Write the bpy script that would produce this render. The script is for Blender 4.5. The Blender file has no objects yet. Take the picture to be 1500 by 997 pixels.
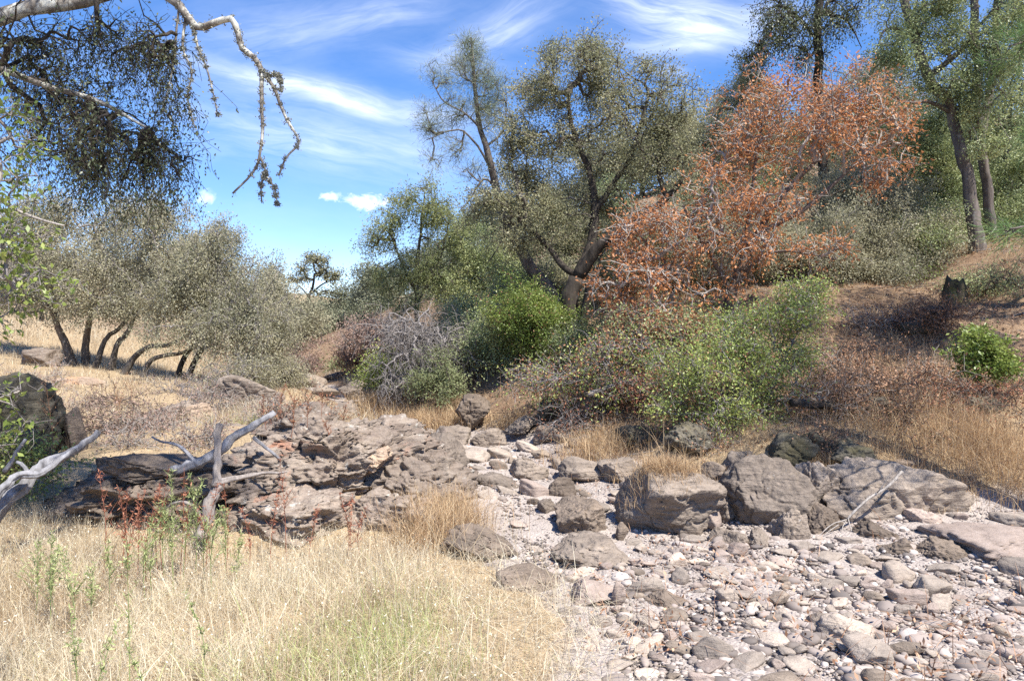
import bpy, bmesh, math
import numpy as np
from mathutils import Vector

SC = bpy.context.scene
COL = SC.collection
rng = np.random.default_rng(11)
F, CX, HZ, CZ = 1083.3, 750.0, 498.5, 1.9


def P(px, py, D):
    return np.array([(px - CX) / F * D, D, CZ + (HZ - py) / F * D], float)


# ------------------------------------------------------------------ noise
def _hash(ix, iy, iz, seed):
    h = (ix.astype(np.uint32) * np.uint32(374761393) + iy.astype(np.uint32) * np.uint32(668265263)
         + iz.astype(np.uint32) * np.uint32(2147483647) + np.uint32((seed * 974711) & 0xffffffff))
    h = (h ^ (h >> np.uint32(13))) * np.uint32(1274126177)
    h = (h ^ (h >> np.uint32(15))) * np.uint32(2246822519)
    h = h ^ (h >> np.uint32(16))
    return h.astype(np.float64) / 4294967295.0


def vnoise(p, seed=0):
    i = np.floor(p).astype(np.int64)
    f = p - i
    f = f * f * (3 - 2 * f)
    x, y, z = i[:, 0], i[:, 1], i[:, 2]
    c = lambda a, b, d: _hash(x + a, y + b, z + d, seed)
    fx, fy, fz = f[:, 0], f[:, 1], f[:, 2]
    x00 = c(0, 0, 0) * (1 - fx) + c(1, 0, 0) * fx
    x10 = c(0, 1, 0) * (1 - fx) + c(1, 1, 0) * fx
    x01 = c(0, 0, 1) * (1 - fx) + c(1, 0, 1) * fx
    x11 = c(0, 1, 1) * (1 - fx) + c(1, 1, 1) * fx
    return (x00 * (1 - fy) + x10 * fy) * (1 - fz) + (x01 * (1 - fy) + x11 * fy) * fz


def fbm(p, octs=4, seed=0, gain=.5):
    s, a, t = 0, 1.0, 0
    q = np.array(p, float)
    for k in range(octs):
        s = s + a * (vnoise(q, seed + k * 17) * 2 - 1)
        t += a
        a *= gain
        q = q * 2.03 + 5.3
    return s / t


def v3(x, y, z=None):
    return np.stack([x, y, np.zeros_like(x) if z is None else z], 1)


# ------------------------------------------------------------------ terrain
_cp = np.array([
    (0, 0, .0), (-3, 0, .05), (3, 0, 0), (-1, 3, -.08), (-3, 3, -.08), (-6, 3, .1), (-7, 0, .3), (-2, 5, -.16), (-4, 6, -.15), (-2.5, 6.6, -.16), (-4.5, 6.8, -.1), (-1, 6, -.1),
    (0, -10, 0), (-10, -10, .8), (10, -10, .4), (-16, 0, 1.4), (9, 0, .3),
    (1.5, 4, 0), (3.3, 4.5, -.02), (5, 5, 0), (2, 6.5, 0), (5, 7, .06), (4, 7.6, .08), (0, 7.5, .03), (-.2, 7, 0), (7.5, 6.5, .3),
    (.3, 10, .13), (.3, 12, .28), (-1, 14, .4), (-3, 17, .5), (-5, 20, .6), (-7.5, 25, .8), (-12, 35, 1.2), (-18, 60, 2.2),
    (-3, 9, .4), (-2, 8, .1), (-1, 8.5, .12), (-1.4, 11, .35), (-4.5, 9, .42), (-6, 9, .5), (-2.8, 12, .55),
    (-6, 12, .6), (-8, 14, .85), (-6, 16, .85), (-10.5, 18, 1.25), (-8, 18, 1.05), (-14, 26, 2.2), (-20.8, 30, 2.8), (-30, 40, 5.5), (-40, 60, 9),
    (-12, 10, 1.2), (-20, 15, 2.4), (-9, 7, .55),
    (2.3, 9.4, .25), (3.2, 9.2, .5), (4.8, 9.3, .66), (5.9, 9.0, .68), (2.4, 8.5, .06), (3.3, 8.3, .08), (4.3, 8.45, .1), (5.4, 8.2, .1), (6.6, 8.2, .3), (5.8, 11.5, 1.24), (7.6, 15, 2.7), (10.7, 17, 3.9), (9.1, 18, 3.5), (12.8, 19, 4.5),
    (15, 25, 5.6), (24, 36, 11), (10, 9, 1.7), (16, 10, 3.5), (30, 15, 8), (9, 12.5, 2.1),
    (1.66, 12, .77), (1.1, 15, 2.0), (4.0, 14, 2.26), (-.7, 15, 1.0), (-2.3, 19, 1.0), (-5, 25, 1.28), (-1, 25, 3.4), (-1, 35, 6), (-7, 42, 4), (-9, 60, 5.0),
    (10, 30, 8), (5, 20, 3.6), (3, 11, .95), (4, 11.2, 1.05), (14, 60, 15), (40, 60, 20), (1.5, 60, 10)], float)


def _tps_fit(c):
    n = len(c)
    d = np.linalg.norm(c[:, None, :2] - c[None, :, :2], axis=2)
    K = np.where(d > 0, d * d * np.log(d + 1e-9), 0) + np.eye(n) * .35
    Pm = np.concatenate([np.ones((n, 1)), c[:, :2]], 1)
    A = np.block([[K, Pm], [Pm.T, np.zeros((3, 3))]])
    return np.linalg.solve(A, np.concatenate([c[:, 2], np.zeros(3)]))


_w = _tps_fit(_cp)


def H(x, y, detail=True):
    x = np.atleast_1d(np.asarray(x, float)); y = np.atleast_1d(np.asarray(y, float))
    xc, yc = np.clip(x, -40, 40), np.clip(y, -10, 60)
    out = np.empty_like(xc)
    for s in range(0, len(xc), 20000):
        a, b = xc[s:s + 20000], yc[s:s + 20000]
        d2 = (a[:, None] - _cp[None, :, 0]) ** 2 + (b[:, None] - _cp[None, :, 1]) ** 2
        out[s:s + 20000] = (0.5 * d2 * np.log(d2 + 1e-12)) @ _w[:len(_cp)] + _w[-3] + _w[-2] * a + _w[-1] * b
    if detail:
        slope = np.clip((x - .8) / 3, 0, 1) * np.clip((y - 9.6) / 1.5, 0, 1)
        out = out + (.07 + .16 * slope) * fbm(v3(x * .55, y * .55), 3, 3) + (.02 + .07 * slope) * fbm(v3(x * 2.2, y * 2.2), 3, 5)
    return out


def h1(x, y):
    return float(H(x, y)[0])


def G(px, D, py=None):
    """the ground point straight under a sight column at depth D"""
    x = (px - CX) / F * D
    return np.array([x, D, h1(x, D)])


CREEK = np.array([(.05, -8), (.05, 1), (.18, 3.9), (.38, 5.1), (.2, 5.7), (-.44, 6.8), (-.46, 8.3), (-.9, 10), (-1.8, 13), (-3.2, 15), (-4.6, 18), (-6.4, 22),
                  (-5.2, 21), (-3.5, 18), (-1.8, 15), (-.5, 13), (.85, 12), (1.5, 10.4), (2.3, 8.9), (3.2, 8.6), (4.6, 8.5), (6.0, 8.2), (12, 7.6), (14, -8)], float)


def creek_sd(x, y):
    """signed distance to the creek bed outline, positive inside"""
    p = np.stack([x, y], 1)
    a, b = CREEK, np.roll(CREEK, -1, 0)
    dmin = np.full(len(p), 1e9); ins = np.zeros(len(p), bool)
    for (ax, ay), (bx, by) in zip(a, b):
        ex, ey = bx - ax, by - ay
        t = np.clip(((p[:, 0] - ax) * ex + (p[:, 1] - ay) * ey) / (ex * ex + ey * ey), 0, 1)
        dmin = np.minimum(dmin, np.hypot(p[:, 0] - ax - t * ex, p[:, 1] - ay - t * ey))
        c = (ay > p[:, 1]) != (by > p[:, 1])
        with np.errstate(divide='ignore', invalid='ignore'):
            xi = ex * (p[:, 1] - ay) / (ey if ey != 0 else 1e-9) + ax
        ins ^= c & (p[:, 0] < xi)
    return np.where(ins, dmin, -dmin)


# ------------------------------------------------------------------ mesh helpers
def tag(o, label=None, cat=None, group=None, kind=None):
    if label: o['label'] = label
    if cat: o['category'] = cat
    if group: o['group'] = group
    if kind: o['kind'] = kind
    return o


def empty(name, loc):
    o = bpy.data.objects.new(name, None)
    COL.objects.link(o)
    o.location = [float(v) for v in loc]
    o.empty_display_size = .2
    return o


def mesh_obj(name, V, faces, mat, parent=None, origin=None, rnd=None, smooth=False, attrs=None):
    V = np.asarray(V, float)
    if origin is None:
        origin = np.array(parent.location) if parent is not None else np.zeros(3)
    V = V - np.asarray(origin)
    me = bpy.data.meshes.new(name)
    if not isinstance(faces, list): faces = [faces]
    faces = [np.asarray(f, np.int32) for f in faces if len(f)]
    me.vertices.add(len(V)); me.vertices.foreach_set('co', V.astype(np.float32).ravel())
    nl = sum(f.size for f in faces); npoly = sum(len(f) for f in faces)
    me.loops.add(nl); me.polygons.add(npoly)
    me.loops.foreach_set('vertex_index', np.concatenate([f.ravel() for f in faces]))
    tot = np.concatenate([np.full(len(f), f.shape[1], np.int32) for f in faces])
    st = np.concatenate([[0], np.cumsum(tot)[:-1]]).astype(np.int32)
    me.polygons.foreach_set('loop_start', st)
    if smooth: me.polygons.foreach_set('use_smooth', np.ones(npoly, bool))
    me.update(calc_edges=True)
    if rnd is not None:
        at = me.attributes.new('rnd', 'FLOAT', 'FACE' if len(rnd) == npoly else 'POINT')
        at.data.foreach_set('value', np.asarray(rnd, np.float32))
    for k, v in (attrs or {}).items():
        at = me.attributes.new(k, 'FLOAT', 'POINT'); at.data.foreach_set('value', np.asarray(v, np.float32))
    me.materials.append(mat)
    o = bpy.data.objects.new(name, me)
    COL.objects.link(o)
    if parent is not None: o.parent = parent
    else: o.location = [float(v) for v in origin]
    return o


def frusta(A, B, ra, rb, k=4):
    A, B = np.asarray(A, float), np.asarray(B, float)
    n = len(A)
    d = B - A
    L = np.linalg.norm(d, axis=1, keepdims=True) + 1e-9
    d = d / L
    ref = np.where(np.abs(d[:, 2:3]) > .9, np.array([[1., 0, 0]]), np.array([[0, 0, 1.]]))
    u = np.cross(d, ref); u /= np.linalg.norm(u, axis=1, keepdims=True) + 1e-9
    w = np.cross(d, u)
    a = np.arange(k) * 2 * math.pi / k
    ring = u[:, None, :] * np.cos(a)[None, :, None] + w[:, None, :] * np.sin(a)[None, :, None]
    A2 = A - d * (np.asarray(ra)[:, None] * .3); B2 = B + d * (np.asarray(rb)[:, None] * .3)
    V = np.concatenate([A2[:, None] + ring * np.asarray(ra)[:, None, None], B2[:, None] + ring * np.asarray(rb)[:, None, None]], 1).reshape(-1, 3)
    base = (np.arange(n) * 2 * k)[:, None]
    i = np.arange(k); j = (i + 1) % k
    Fq = np.stack([base + i, base + j, base + k + j, base + k + i], 2).reshape(-1, 4)
    return V, Fq


def spline(pts, step=.1):
    p = np.asarray(pts, float)
    if len(p) == 2: p = np.array([p[0], p[0] * .5 + p[1] * .5, p[1]])
    q = np.concatenate([[2 * p[0] - p[1]], p, [2 * p[-1] - p[-2]]])
    out, tt = [], []
    for i in range(1, len(q) - 2):
        n = max(2, int(np.linalg.norm(q[i + 1] - q[i]) / step))
        for t in np.arange(n) / n:
            t2, t3 = t * t, t * t * t
            out.append(.5 * (2 * q[i] + (q[i + 1] - q[i - 1]) * t + (2 * q[i - 1] - 5 * q[i] + 4 * q[i + 1] - q[i + 2]) * t2
                             + (-q[i - 1] + 3 * q[i] - 3 * q[i + 1] + q[i + 2]) * t3))
    out.append(p[-1])
    return np.array(out)


def sweep(path, r, k=10, rough=.12, seed=0, flare=0., grain=0.):
    """a closed limb along a path; r is one radius per point"""
    path = np.asarray(path, float); n = len(path)
    r = np.asarray(r, float).copy()
    if flare:
        s = np.concatenate([[0], np.cumsum(np.linalg.norm(np.diff(path, axis=0), axis=1))])
        r = r * (1 + flare * np.exp(-s / (r[0] * 2.2)))
    d = np.gradient(path, axis=0); d /= np.linalg.norm(d, axis=1, keepdims=True) + 1e-9
    u = np.cross(d[0], [.31, .9, .2]); u /= np.linalg.norm(u)
    U = []
    for i in range(n):
        u = u - d[i] * np.dot(u, d[i]); u /= np.linalg.norm(u) + 1e-9
        U.append(u)
    U = np.array(U); W = np.cross(d, U)
    a = np.arange(k) * 2 * math.pi / k
    ring = U[:, None] * np.cos(a)[None, :, None] + W[:, None] * np.sin(a)[None, :, None]
    nz = fbm((path[:, None] / np.maximum(r[:, None, None] * 2.2, .02) + ring * 1.1).reshape(-1, 3), 3, seed).reshape(n, k)
    if grain:
        sl_ = np.concatenate([[0], np.cumsum(np.linalg.norm(np.diff(path, axis=0), axis=1))])
        tw = sl_[:, None] * 1.5 + a[None]
        nz = nz + grain * fbm(np.stack([np.cos(tw) * 3.2, np.sin(tw) * 3.2, np.broadcast_to(sl_[:, None] * 1.6, tw.shape)], 2).reshape(-1, 3), 3, seed + 3).reshape(n, k)
    V = path[:, None] + ring * (r[:, None] * (1 + rough * 2 * nz))[:, :, None]
    V = V.reshape(-1, 3)
    i = np.arange(k); j = (i + 1) % k
    b = (np.arange(n - 1) * k)[:, None]
    Fq = np.stack([b + i, b + j, b + k + j, b + k + i], 2).reshape(-1, 4)
    V = np.concatenate([V, path[:1], path[-1:]])
    c0, c1 = len(V) - 2, len(V) - 1
    T = np.concatenate([np.stack([np.full(k, c0), j, i], 1), np.stack([np.full(k, c1), (n - 1) * k + i, (n - 1) * k + j], 1)])
    return V, Fq, T


def unit(v):
    return v / (np.linalg.norm(v, axis=1, keepdims=True) + 1e-9)


def leaves(c, length, width, up=.5, droop=.15, dirs=None, fold=.12):
    """small diamond leaves at points c"""
    n = len(c)
    d = unit(rng.normal(size=(n, 3)) + np.array([0, 0, -droop])) if dirs is None else unit(dirs + rng.normal(size=(n, 3)) * .45)
    nr = unit(rng.normal(size=(n, 3)) + np.array([0, 0, up * 1.6]))
    s = unit(np.cross(d, nr)); nn = np.cross(s, d)
    L = (length * rng.uniform(.65, 1.25, n))[:, None]; W = (width * rng.uniform(.7, 1.2, n))[:, None]
    V = np.stack([c, c + d * L * .5 + s * W * .5 + nn * W * fold, c + d * L, c + d * L * .45 - s * W * .5 + nn * W * fold], 1).reshape(-1, 3)
    return V, np.arange(n * 4).reshape(-1, 4)


# ------------------------------------------------------------------ materials
class NT:
    def __init__(s, name, world=False):
        if world:
            s.m = bpy.data.worlds.new(name)
        else:
            s.m = bpy.data.materials.new(name)
        s.m.use_nodes = True
        s.t = s.m.node_tree
        s.t.nodes.clear()

    def n(s, typ, ins=None, **kw):
        x = s.t.nodes.new(typ)
        for k, v in kw.items(): setattr(x, k, v)
        for k, v in (ins or {}).items():
            sock = x.inputs[k]
            if isinstance(v, bpy.types.NodeSocket): s.t.links.new(v, sock)
            else: sock.default_value = v
        return x

    def ramp(s, fac, stops, interp='LINEAR'):
        x = s.t.nodes.new('ShaderNodeValToRGB'); x.color_ramp.interpolation = interp
        e = x.color_ramp.elements
        while len(e) < len(stops): e.new(.5)
        for q, (p, c) in zip(e, stops):
            q.position = p; q.color = (*c, 1) if len(c) == 3 else c
        s.t.links.new(fac, x.inputs[0])
        return x.outputs[0]

    def mix(s, f, a, b, mode='MIX'):
        x = s.t.nodes.new('ShaderNodeMix'); x.data_type = 'RGBA'; x.blend_type = mode
        for sock, v in ((x.inputs[0], f), (x.inputs[6], a), (x.inputs[7], b)):
            if isinstance(v, bpy.types.NodeSocket): s.t.links.new(v, sock)
            else: sock.default_value = (*v, 1) if isinstance(v, tuple) and len(v) == 3 else v
        return x.outputs[2]

    def math(s, op, a, b=0.0, clamp=False):
        x = s.t.nodes.new('ShaderNodeMath'); x.operation = op; x.use_clamp = clamp
        for sock, v in ((x.inputs[0], a), (x.inputs[1], b)):
            if isinstance(v, bpy.types.NodeSocket): s.t.links.new(v, sock)
            else: sock.default_value = v
        return x.outputs[0]

    def noise(s, vec, scale, detail=4, rough=.55, dist=0.):
        x = s.n('ShaderNodeTexNoise', {'Scale': scale, 'Detail': detail, 'Roughness': rough, 'Distortion': dist})
        if vec is not None: s.t.links.new(vec, x.inputs['Vector'])
        return x.outputs['Fac']

    def out(s, surf):
        o = s.t.nodes.new('ShaderNodeOutputMaterial'); s.t.links.new(surf, o.inputs['Surface'])
        return s.m


def leaf_mat(name, stops, rough=.55, trans=.3, spec=.35):
    b = NT(name)
    a = b.n('ShaderNodeAttribute', attribute_name='rnd')
    col = b.ramp(a.outputs['Fac'], stops)
    p = b.n('ShaderNodeBsdfPrincipled', {'Base Color': col, 'Roughness': rough, 'Specular IOR Level': spec})
    if not trans: return b.out(p.outputs[0])
    t = b.n('ShaderNodeBsdfTranslucent', {'Color': col})
    m = b.n('ShaderNodeMixShader', {0: trans, 1: p.outputs[0], 2: t.outputs[0]})
    return b.out(m.outputs[0])


def bark_mat(name, a, c, scale=14., lichen=None, amt=.5):
    b = NT(name)
    g = b.n('ShaderNodeNewGeometry').outputs['Position']
    mp = b.n('ShaderNodeMapping', {'Vector': g, 'Scale': (1, 1, .25)}).outputs[0]
    n1 = b.noise(mp, scale, 5, .65)
    col = b.ramp(n1, [(.3, a), (.7, c)])
    if lichen:
        n2 = b.noise(g, 6.5, 4, .6)
        f = b.ramp(n2, [(amt, (0, 0, 0)), (amt + .1, (1, 1, 1))])
        col = b.mix(f, col, lichen)
    n3 = b.noise(mp, scale * 3, 4, .7)
    hgt = b.math('ADD', n1, b.math('MULTIPLY', n3, .4))
    bm_ = b.n('ShaderNodeBump', {'Strength': .8, 'Distance': .02, 'Height': hgt})
    p = b.n('ShaderNodeBsdfPrincipled', {'Base Color': col, 'Roughness': .9, 'Specular IOR Level': .2, 'Normal': bm_.outputs[0]})
    return b.out(p.outputs[0])


def rock_mat(name, dark, mid, light, stain=None, stain_amt=.6, lichen=(.42, .42, .38), lich=.66, scale=1., strata=.5):
    b = NT(name)
    tc = b.n('ShaderNodeTexCoord').outputs['Object']
    info = b.n('ShaderNodeObjectInfo').outputs['Random']
    off = b.n('ShaderNodeVectorMath', {0: tc, 1: b.n('ShaderNodeCombineXYZ', {0: b.math('MULTIPLY', info, 37.), 1: b.math('MULTIPLY', info, 91.), 2: 0.}).outputs[0]}, operation='ADD').outputs[0]
    n1 = b.noise(off, 2.2 * scale, 6, .62, .4)
    col = b.ramp(n1, [(.28, dark), (.5, mid), (.72, light)])
    mp = b.n('ShaderNodeMapping', {'Vector': off, 'Rotation': (.5, .25, .3), 'Scale': (1.2, 1.2, 9)}).outputs[0]
    n2 = b.noise(mp, 2.0 * scale, 5, .65, .3)
    col = b.mix(strata, col, b.ramp(n2, [(.3, dark), (.7, light)]))
    n3 = b.noise(off, 34 * scale, 3, .7)
    col = b.mix(.55, col, b.ramp(n3, [(.3, (.55, .55, .55)), (.7, (1.25, 1.25, 1.25))]), 'MULTIPLY')
    if stain:
        n4 = b.noise(off, 1.5 * scale, 5, .6, .6)
        col = b.mix(b.ramp(n4, [(stain_amt, (0, 0, 0)), (stain_amt + .12, (.8, .8, .8))]), col, stain)
    n5 = b.noise(off, 7 * scale, 5, .7)
    col = b.mix(b.ramp(n5, [(lich, (0, 0, 0)), (lich + .06, (.8, .8, .8))]), col, lichen)
    # a slow change of tone from stone to stone
    col = b.mix(1.0, col, b.ramp(info, [(0, (.78, .77, .77)), (1, (1.22, 1.2, 1.18))]), 'MULTIPLY')
    n6 = b.noise(off, 11 * scale, 6, .7, .5)
    hh = b.math('ADD', b.math('MULTIPLY', n6, .55), b.math('ADD', n1, b.math('ADD', b.math('MULTIPLY', n2, .9), b.math('MULTIPLY', n3, .22))))
    bp = b.n('ShaderNodeBump', {'Strength': .9, 'Distance': .05 / scale, 'Height': hh})
    p = b.n('ShaderNodeBsdfPrincipled', {'Base Color': col, 'Roughness': .88, 'Specular IOR Level': .25, 'Normal': bp.outputs[0]})
    return b.out(p.outputs[0])


M = {}
M['oak'] = leaf_mat('oak_leaf', [(0, (0.159, 0.17, 0.093)), (0.5, (0.303, 0.302, 0.173)), (0.85, (0.47, 0.438, 0.267)), (1, (0.602, 0.483, 0.274))], .5, .42, .4)
M['oak_grey'] = leaf_mat('grey_oak_leaf', [(0, (0.205, 0.207, 0.128)), (0.5, (0.363, 0.348, 0.231)), (1, (0.568, 0.504, 0.343))], .5, .42, .4)
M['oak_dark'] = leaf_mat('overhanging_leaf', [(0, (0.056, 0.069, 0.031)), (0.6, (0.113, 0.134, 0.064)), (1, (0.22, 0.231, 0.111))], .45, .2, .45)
M['bay'] = leaf_mat('bay_leaf', [(0, (0.145, 0.188, 0.088)), (0.5, (0.287, 0.338, 0.154)), (1, (0.539, 0.547, 0.256))], .45, .3, .4)
M['willow'] = leaf_mat('willow_leaf', [(0, (0.152, 0.192, 0.074)), (0.5, (0.285, 0.311, 0.133)), (1, (0.463, 0.47, 0.209))], .5, .38, .3)
M['far'] = leaf_mat('far_leaf', [(0, (0.132, 0.147, 0.097)), (0.5, (0.217, 0.23, 0.147)), (1, (0.31, 0.31, 0.202))], .6, .2, .2)
M['bright'] = leaf_mat('bright_leaf', [(0, (0.09, 0.145, 0.031)), (0.5, (0.191, 0.256, 0.058)), (1, (0.389, 0.422, 0.117))], .42, .35, .4)
M['shrub'] = leaf_mat('shrub_leaf', [(0, (0.14, 0.19, 0.053)), (0.5, (0.277, 0.342, 0.094)), (0.8, (0.458, 0.517, 0.151)), (1, (0.602, 0.494, 0.2))], .42, .3, .4)
M['sage'] = leaf_mat('sage_leaf', [(0, (0.157, 0.187, 0.089)), (1, (0.327, 0.352, 0.178))], .6, .3, .2)
M['red'] = leaf_mat('dead_red_leaf', [(0, (0.233, 0.092, 0.045)), (0.35, (0.441, 0.19, 0.079)), (0.75, (0.653, 0.299, 0.129)), (0.92, (0.734, 0.438, 0.178)), (1, (0.549, 0.527, 0.148))], .55, .35, .3)
M['rust'] = leaf_mat('rust_leaf', [(0, (0.223, 0.097, 0.055)), (0.5, (0.357, 0.161, 0.098)), (1, (0.452, 0.312, 0.172))], .6, .25, .2)
M['pinkish'] = leaf_mat('dry_pink_leaf', [(0, (0.227, 0.145, 0.116)), (1, (0.418, 0.301, 0.243))], .7, .2, .15)
M['needle'] = leaf_mat('grey_pine_needle', [(0, (0.161, 0.201, 0.129)), (0.6, (0.274, 0.314, 0.209)), (1, (0.402, 0.402, 0.274))], .5, .25, .3)
M['needle_g'] = leaf_mat('green_pine_needle', [(0, (0.063, 0.126, 0.042)), (0.6, (0.14, 0.238, 0.077)), (0.92, (0.266, 0.378, 0.126)), (1, (0.504, 0.238, 0.084))], .45, .25, .35)
M['straw'] = leaf_mat('straw', [(0, (0.227, 0.155, 0.1)), (0.25, (0.438, 0.334, 0.215)), (0.5, (0.632, 0.537, 0.376)), (0.78, (0.772, 0.715, 0.559)), (0.82, (0.538, 0.549, 0.262)), (1, (0.347, 0.417, 0.149))], .55, .35, .3)
M['gold'] = leaf_mat('golden_straw', [(0, (0.265, 0.162, 0.097)), (0.5, (0.535, 0.378, 0.219)), (1, (0.716, 0.566, 0.361))], .6, .3, .2)
M['husk'] = leaf_mat('seed_husk', [(0, (0.63, 0.525, 0.347)), (1, (0.82, 0.809, 0.672))], .6, .3, .2)
M['weed_red'] = leaf_mat('red_weed', [(0, (0.251, 0.087, 0.057)), (1, (0.486, 0.231, 0.138))], .6, .2, .2)
M['weed_green'] = leaf_mat('green_weed', [(0, (0.215, 0.278, 0.101)), (1, (0.506, 0.531, 0.253))], .6, .3, .2)
M['litter'] = leaf_mat('fallen_leaf', [(0, (0.174, 0.095, 0.056)), (0.5, (0.347, 0.19, 0.112)), (1, (0.534, 0.355, 0.232))], .7, .1, .15)
M['lichen'] = leaf_mat('lichen_tuft', [(0, (.15, .15, .12)), (1, (.38, .38, .32))], .9, .1, .05)
M['bark'] = bark_mat('oak_bark', (.045, .037, .03), (.15, .13, .11), 14, (.24, .23, .2), .6)
M['bark_tan'] = bark_mat('tan_bark', (.08, .06, .045), (.24, .185, .135), 14, (.26, .25, .21), .6)
M['bark_pine'] = bark_mat('pine_bark', (.06, .05, .045), (.2, .17, .15), 9, (.25, .24, .22), .62)
M['bark_dark'] = bark_mat('dark_bark', (.022, .018, .015), (.075, .062, .05), 12)
M['bark_lichen'] = bark_mat('lichened_bark', (.1, .085, .07), (.28, .25, .215), 20, (.5, .49, .43), .48)
M['twig_pale'] = bark_mat('pale_twig', (.22, .19, .165), (.46, .42, .38), 30)
M['twig_grey'] = bark_mat('grey_twig', (.14, .125, .115), (.33, .3, .285), 30)
M['twig_brown'] = bark_mat('brown_twig', (.08, .06, .048), (.2, .155, .13), 30)
M['deadwood'] = bark_mat('silver_deadwood', (.1, .096, .1), (.36, .352, .362), 16)
M['deadwood_tan'] = bark_mat('tan_deadwood', (.13, .11, .1), (.4, .35, .31), 16)
M['stump'] = bark_mat('mossy_stump', (.03, .028, .02), (.1, .085, .05), 10, (.12, .115, .04), .55)
M['rock_grey'] = rock_mat('grey_rock', (0.119, 0.097, 0.079), (0.227, 0.186, 0.152), (0.364, 0.302, 0.244), (.3, .24, .2), .62, (.45, .44, .42), .66)
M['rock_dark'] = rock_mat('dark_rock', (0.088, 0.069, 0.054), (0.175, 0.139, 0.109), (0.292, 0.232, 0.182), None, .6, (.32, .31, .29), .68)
M['rock_red'] = rock_mat('reddish_bedrock', (0.118, 0.089, 0.073), (0.237, 0.187, 0.152), (0.382, 0.322, 0.258), (.33, .15, .09), .6, (.42, .4, .36), .6, 1.0, .5)
M['rock_tan'] = rock_mat('tan_rock', (.27, .2, .15), (.42, .31, .22), (.55, .43, .32), (.5, .28, .14), .55, (.5, .48, .43), .7)
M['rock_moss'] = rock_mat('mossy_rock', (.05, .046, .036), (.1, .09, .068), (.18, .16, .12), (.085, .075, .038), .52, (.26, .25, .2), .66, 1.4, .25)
M['stone_grey'] = rock_mat('grey_stone', (0.194, 0.162, 0.136), (0.298, 0.254, 0.211), (0.422, 0.359, 0.303), None, .6, (.5, .48, .46), .7, 3.)
M['stone_pink'] = rock_mat('pinkish_stone', (0.23, 0.18, 0.15), (0.33, 0.264, 0.224), (0.436, 0.359, 0.311), None, .6, (.56, .52, .5), .7, 3.)
M['stone_dark'] = rock_mat('dark_stone', (0.141, 0.114, 0.09), (0.23, 0.186, 0.147), (0.339, 0.276, 0.219), None, .6, (.36, .34, .33), .7, 3.)
M['stone_pale'] = rock_mat('pale_stone', (0.318, 0.264, 0.215), (0.444, 0.37, 0.305), (0.552, 0.468, 0.384), (.45, .33, .27), .6, (.7, .68, .64), .68, 2.5)


def gravel_mat():
    return leaf_mat('gravel', [(0, (.12, .104, .094)), (.3, (.22, .184, .162)), (.6, (.325, .27, .237)), (.9, (.43, .372, .332)), (1, (.52, .465, .42))], .85, 0, .2)


M['gravel'] = gravel_mat()


def ground_mat():
    b = NT('ground')
    pos = b.n('ShaderNodeNewGeometry').outputs['Position']
    ck = b.n('ShaderNodeAttribute', attribute_name='creek').outputs['Fac']
    lt = b.n('ShaderNodeAttribute', attribute_name='litter').outputs['Fac']
    n1 = b.noise(pos, 1.1, 6, .6, .3); n2 = b.noise(pos, 9, 5, .65); n3 = b.noise(pos, 70, 3, .7)
    # creek gravel
    vo = b.n('ShaderNodeTexVoronoi', {'Vector': pos, 'Scale': 42.})
    g = b.ramp(vo.outputs['Color'], [(.1, (.22, .184, .158)), (.5, (.35, .293, .256)), (.9, (.46, .397, .35))])
    g = b.mix(.5, g, b.ramp(n1, [(.3, (.28, .22, .187)), (.7, (.48, .415, .365))]))
    g = b.mix(.4, g, b.ramp(n3, [(.3, (.22, .195, .18)), (.7, (.5, .455, .42))]))
    s = b.ramp(n1, [(.3, (.26, .18, .105)), (.7, (.42, .315, .19))])
    s = b.mix(.5, s, b.ramp(n2, [(.32, (.17, .115, .07)), (.7, (.5, .385, .24))]))
    s = b.mix(.35, s, b.ramp(n3, [(.3, (.2, .14, .085)), (.7, (.6, .48, .3))]))
    l = b.ramp(n2, [(.3, (.085, .05, .03)), (.5, (.17, .105, .065)), (.72, (.33, .22, .14))])
    l = b.mix(.4, l, b.ramp(n3, [(.3, (.08, .05, .033)), (.7, (.32, .22, .15))]))
    s = b.mix(b.math('ADD', lt, b.math('MULTIPLY', b.math('SUBTRACT', n1, .5), .8), True), s, l)
    f = b.math('ADD', ck, b.math('MULTIPLY', b.math('SUBTRACT', n2, .5), .9), True)
    f = b.ramp(f, [(.35, (0, 0, 0)), (.65, (1, 1, 1))])
    col = b.mix(f, s, g)
    hh = b.math('ADD', b.math('MULTIPLY', vo.outputs['Distance'], .9), b.math('ADD', n2, b.math('MULTIPLY', n3, .5)))
    bp = b.n('ShaderNodeBump', {'Strength': .7, 'Distance': .02, 'Height': hh})
    p = b.n('ShaderNodeBsdfPrincipled', {'Base Color': col, 'Roughness': .95, 'Specular IOR Level': .15, 'Normal': bp.outputs[0]})
    return b.out(p.outputs[0])


M['ground'] = ground_mat()


# ------------------------------------------------------------------ ground sheet
def axis(fine_lo, fine_hi, step, lo, hi, k=1.13):
    a = list(np.arange(fine_lo, fine_hi, step))
    s = step
    while a[-1] < hi: s *= k; a.append(a[-1] + s)
    s = step; p = [fine_lo]
    while p[-1] > lo: s *= k; p.append(p[-1] - s)
    return np.array(p[:0:-1] + a)


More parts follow.
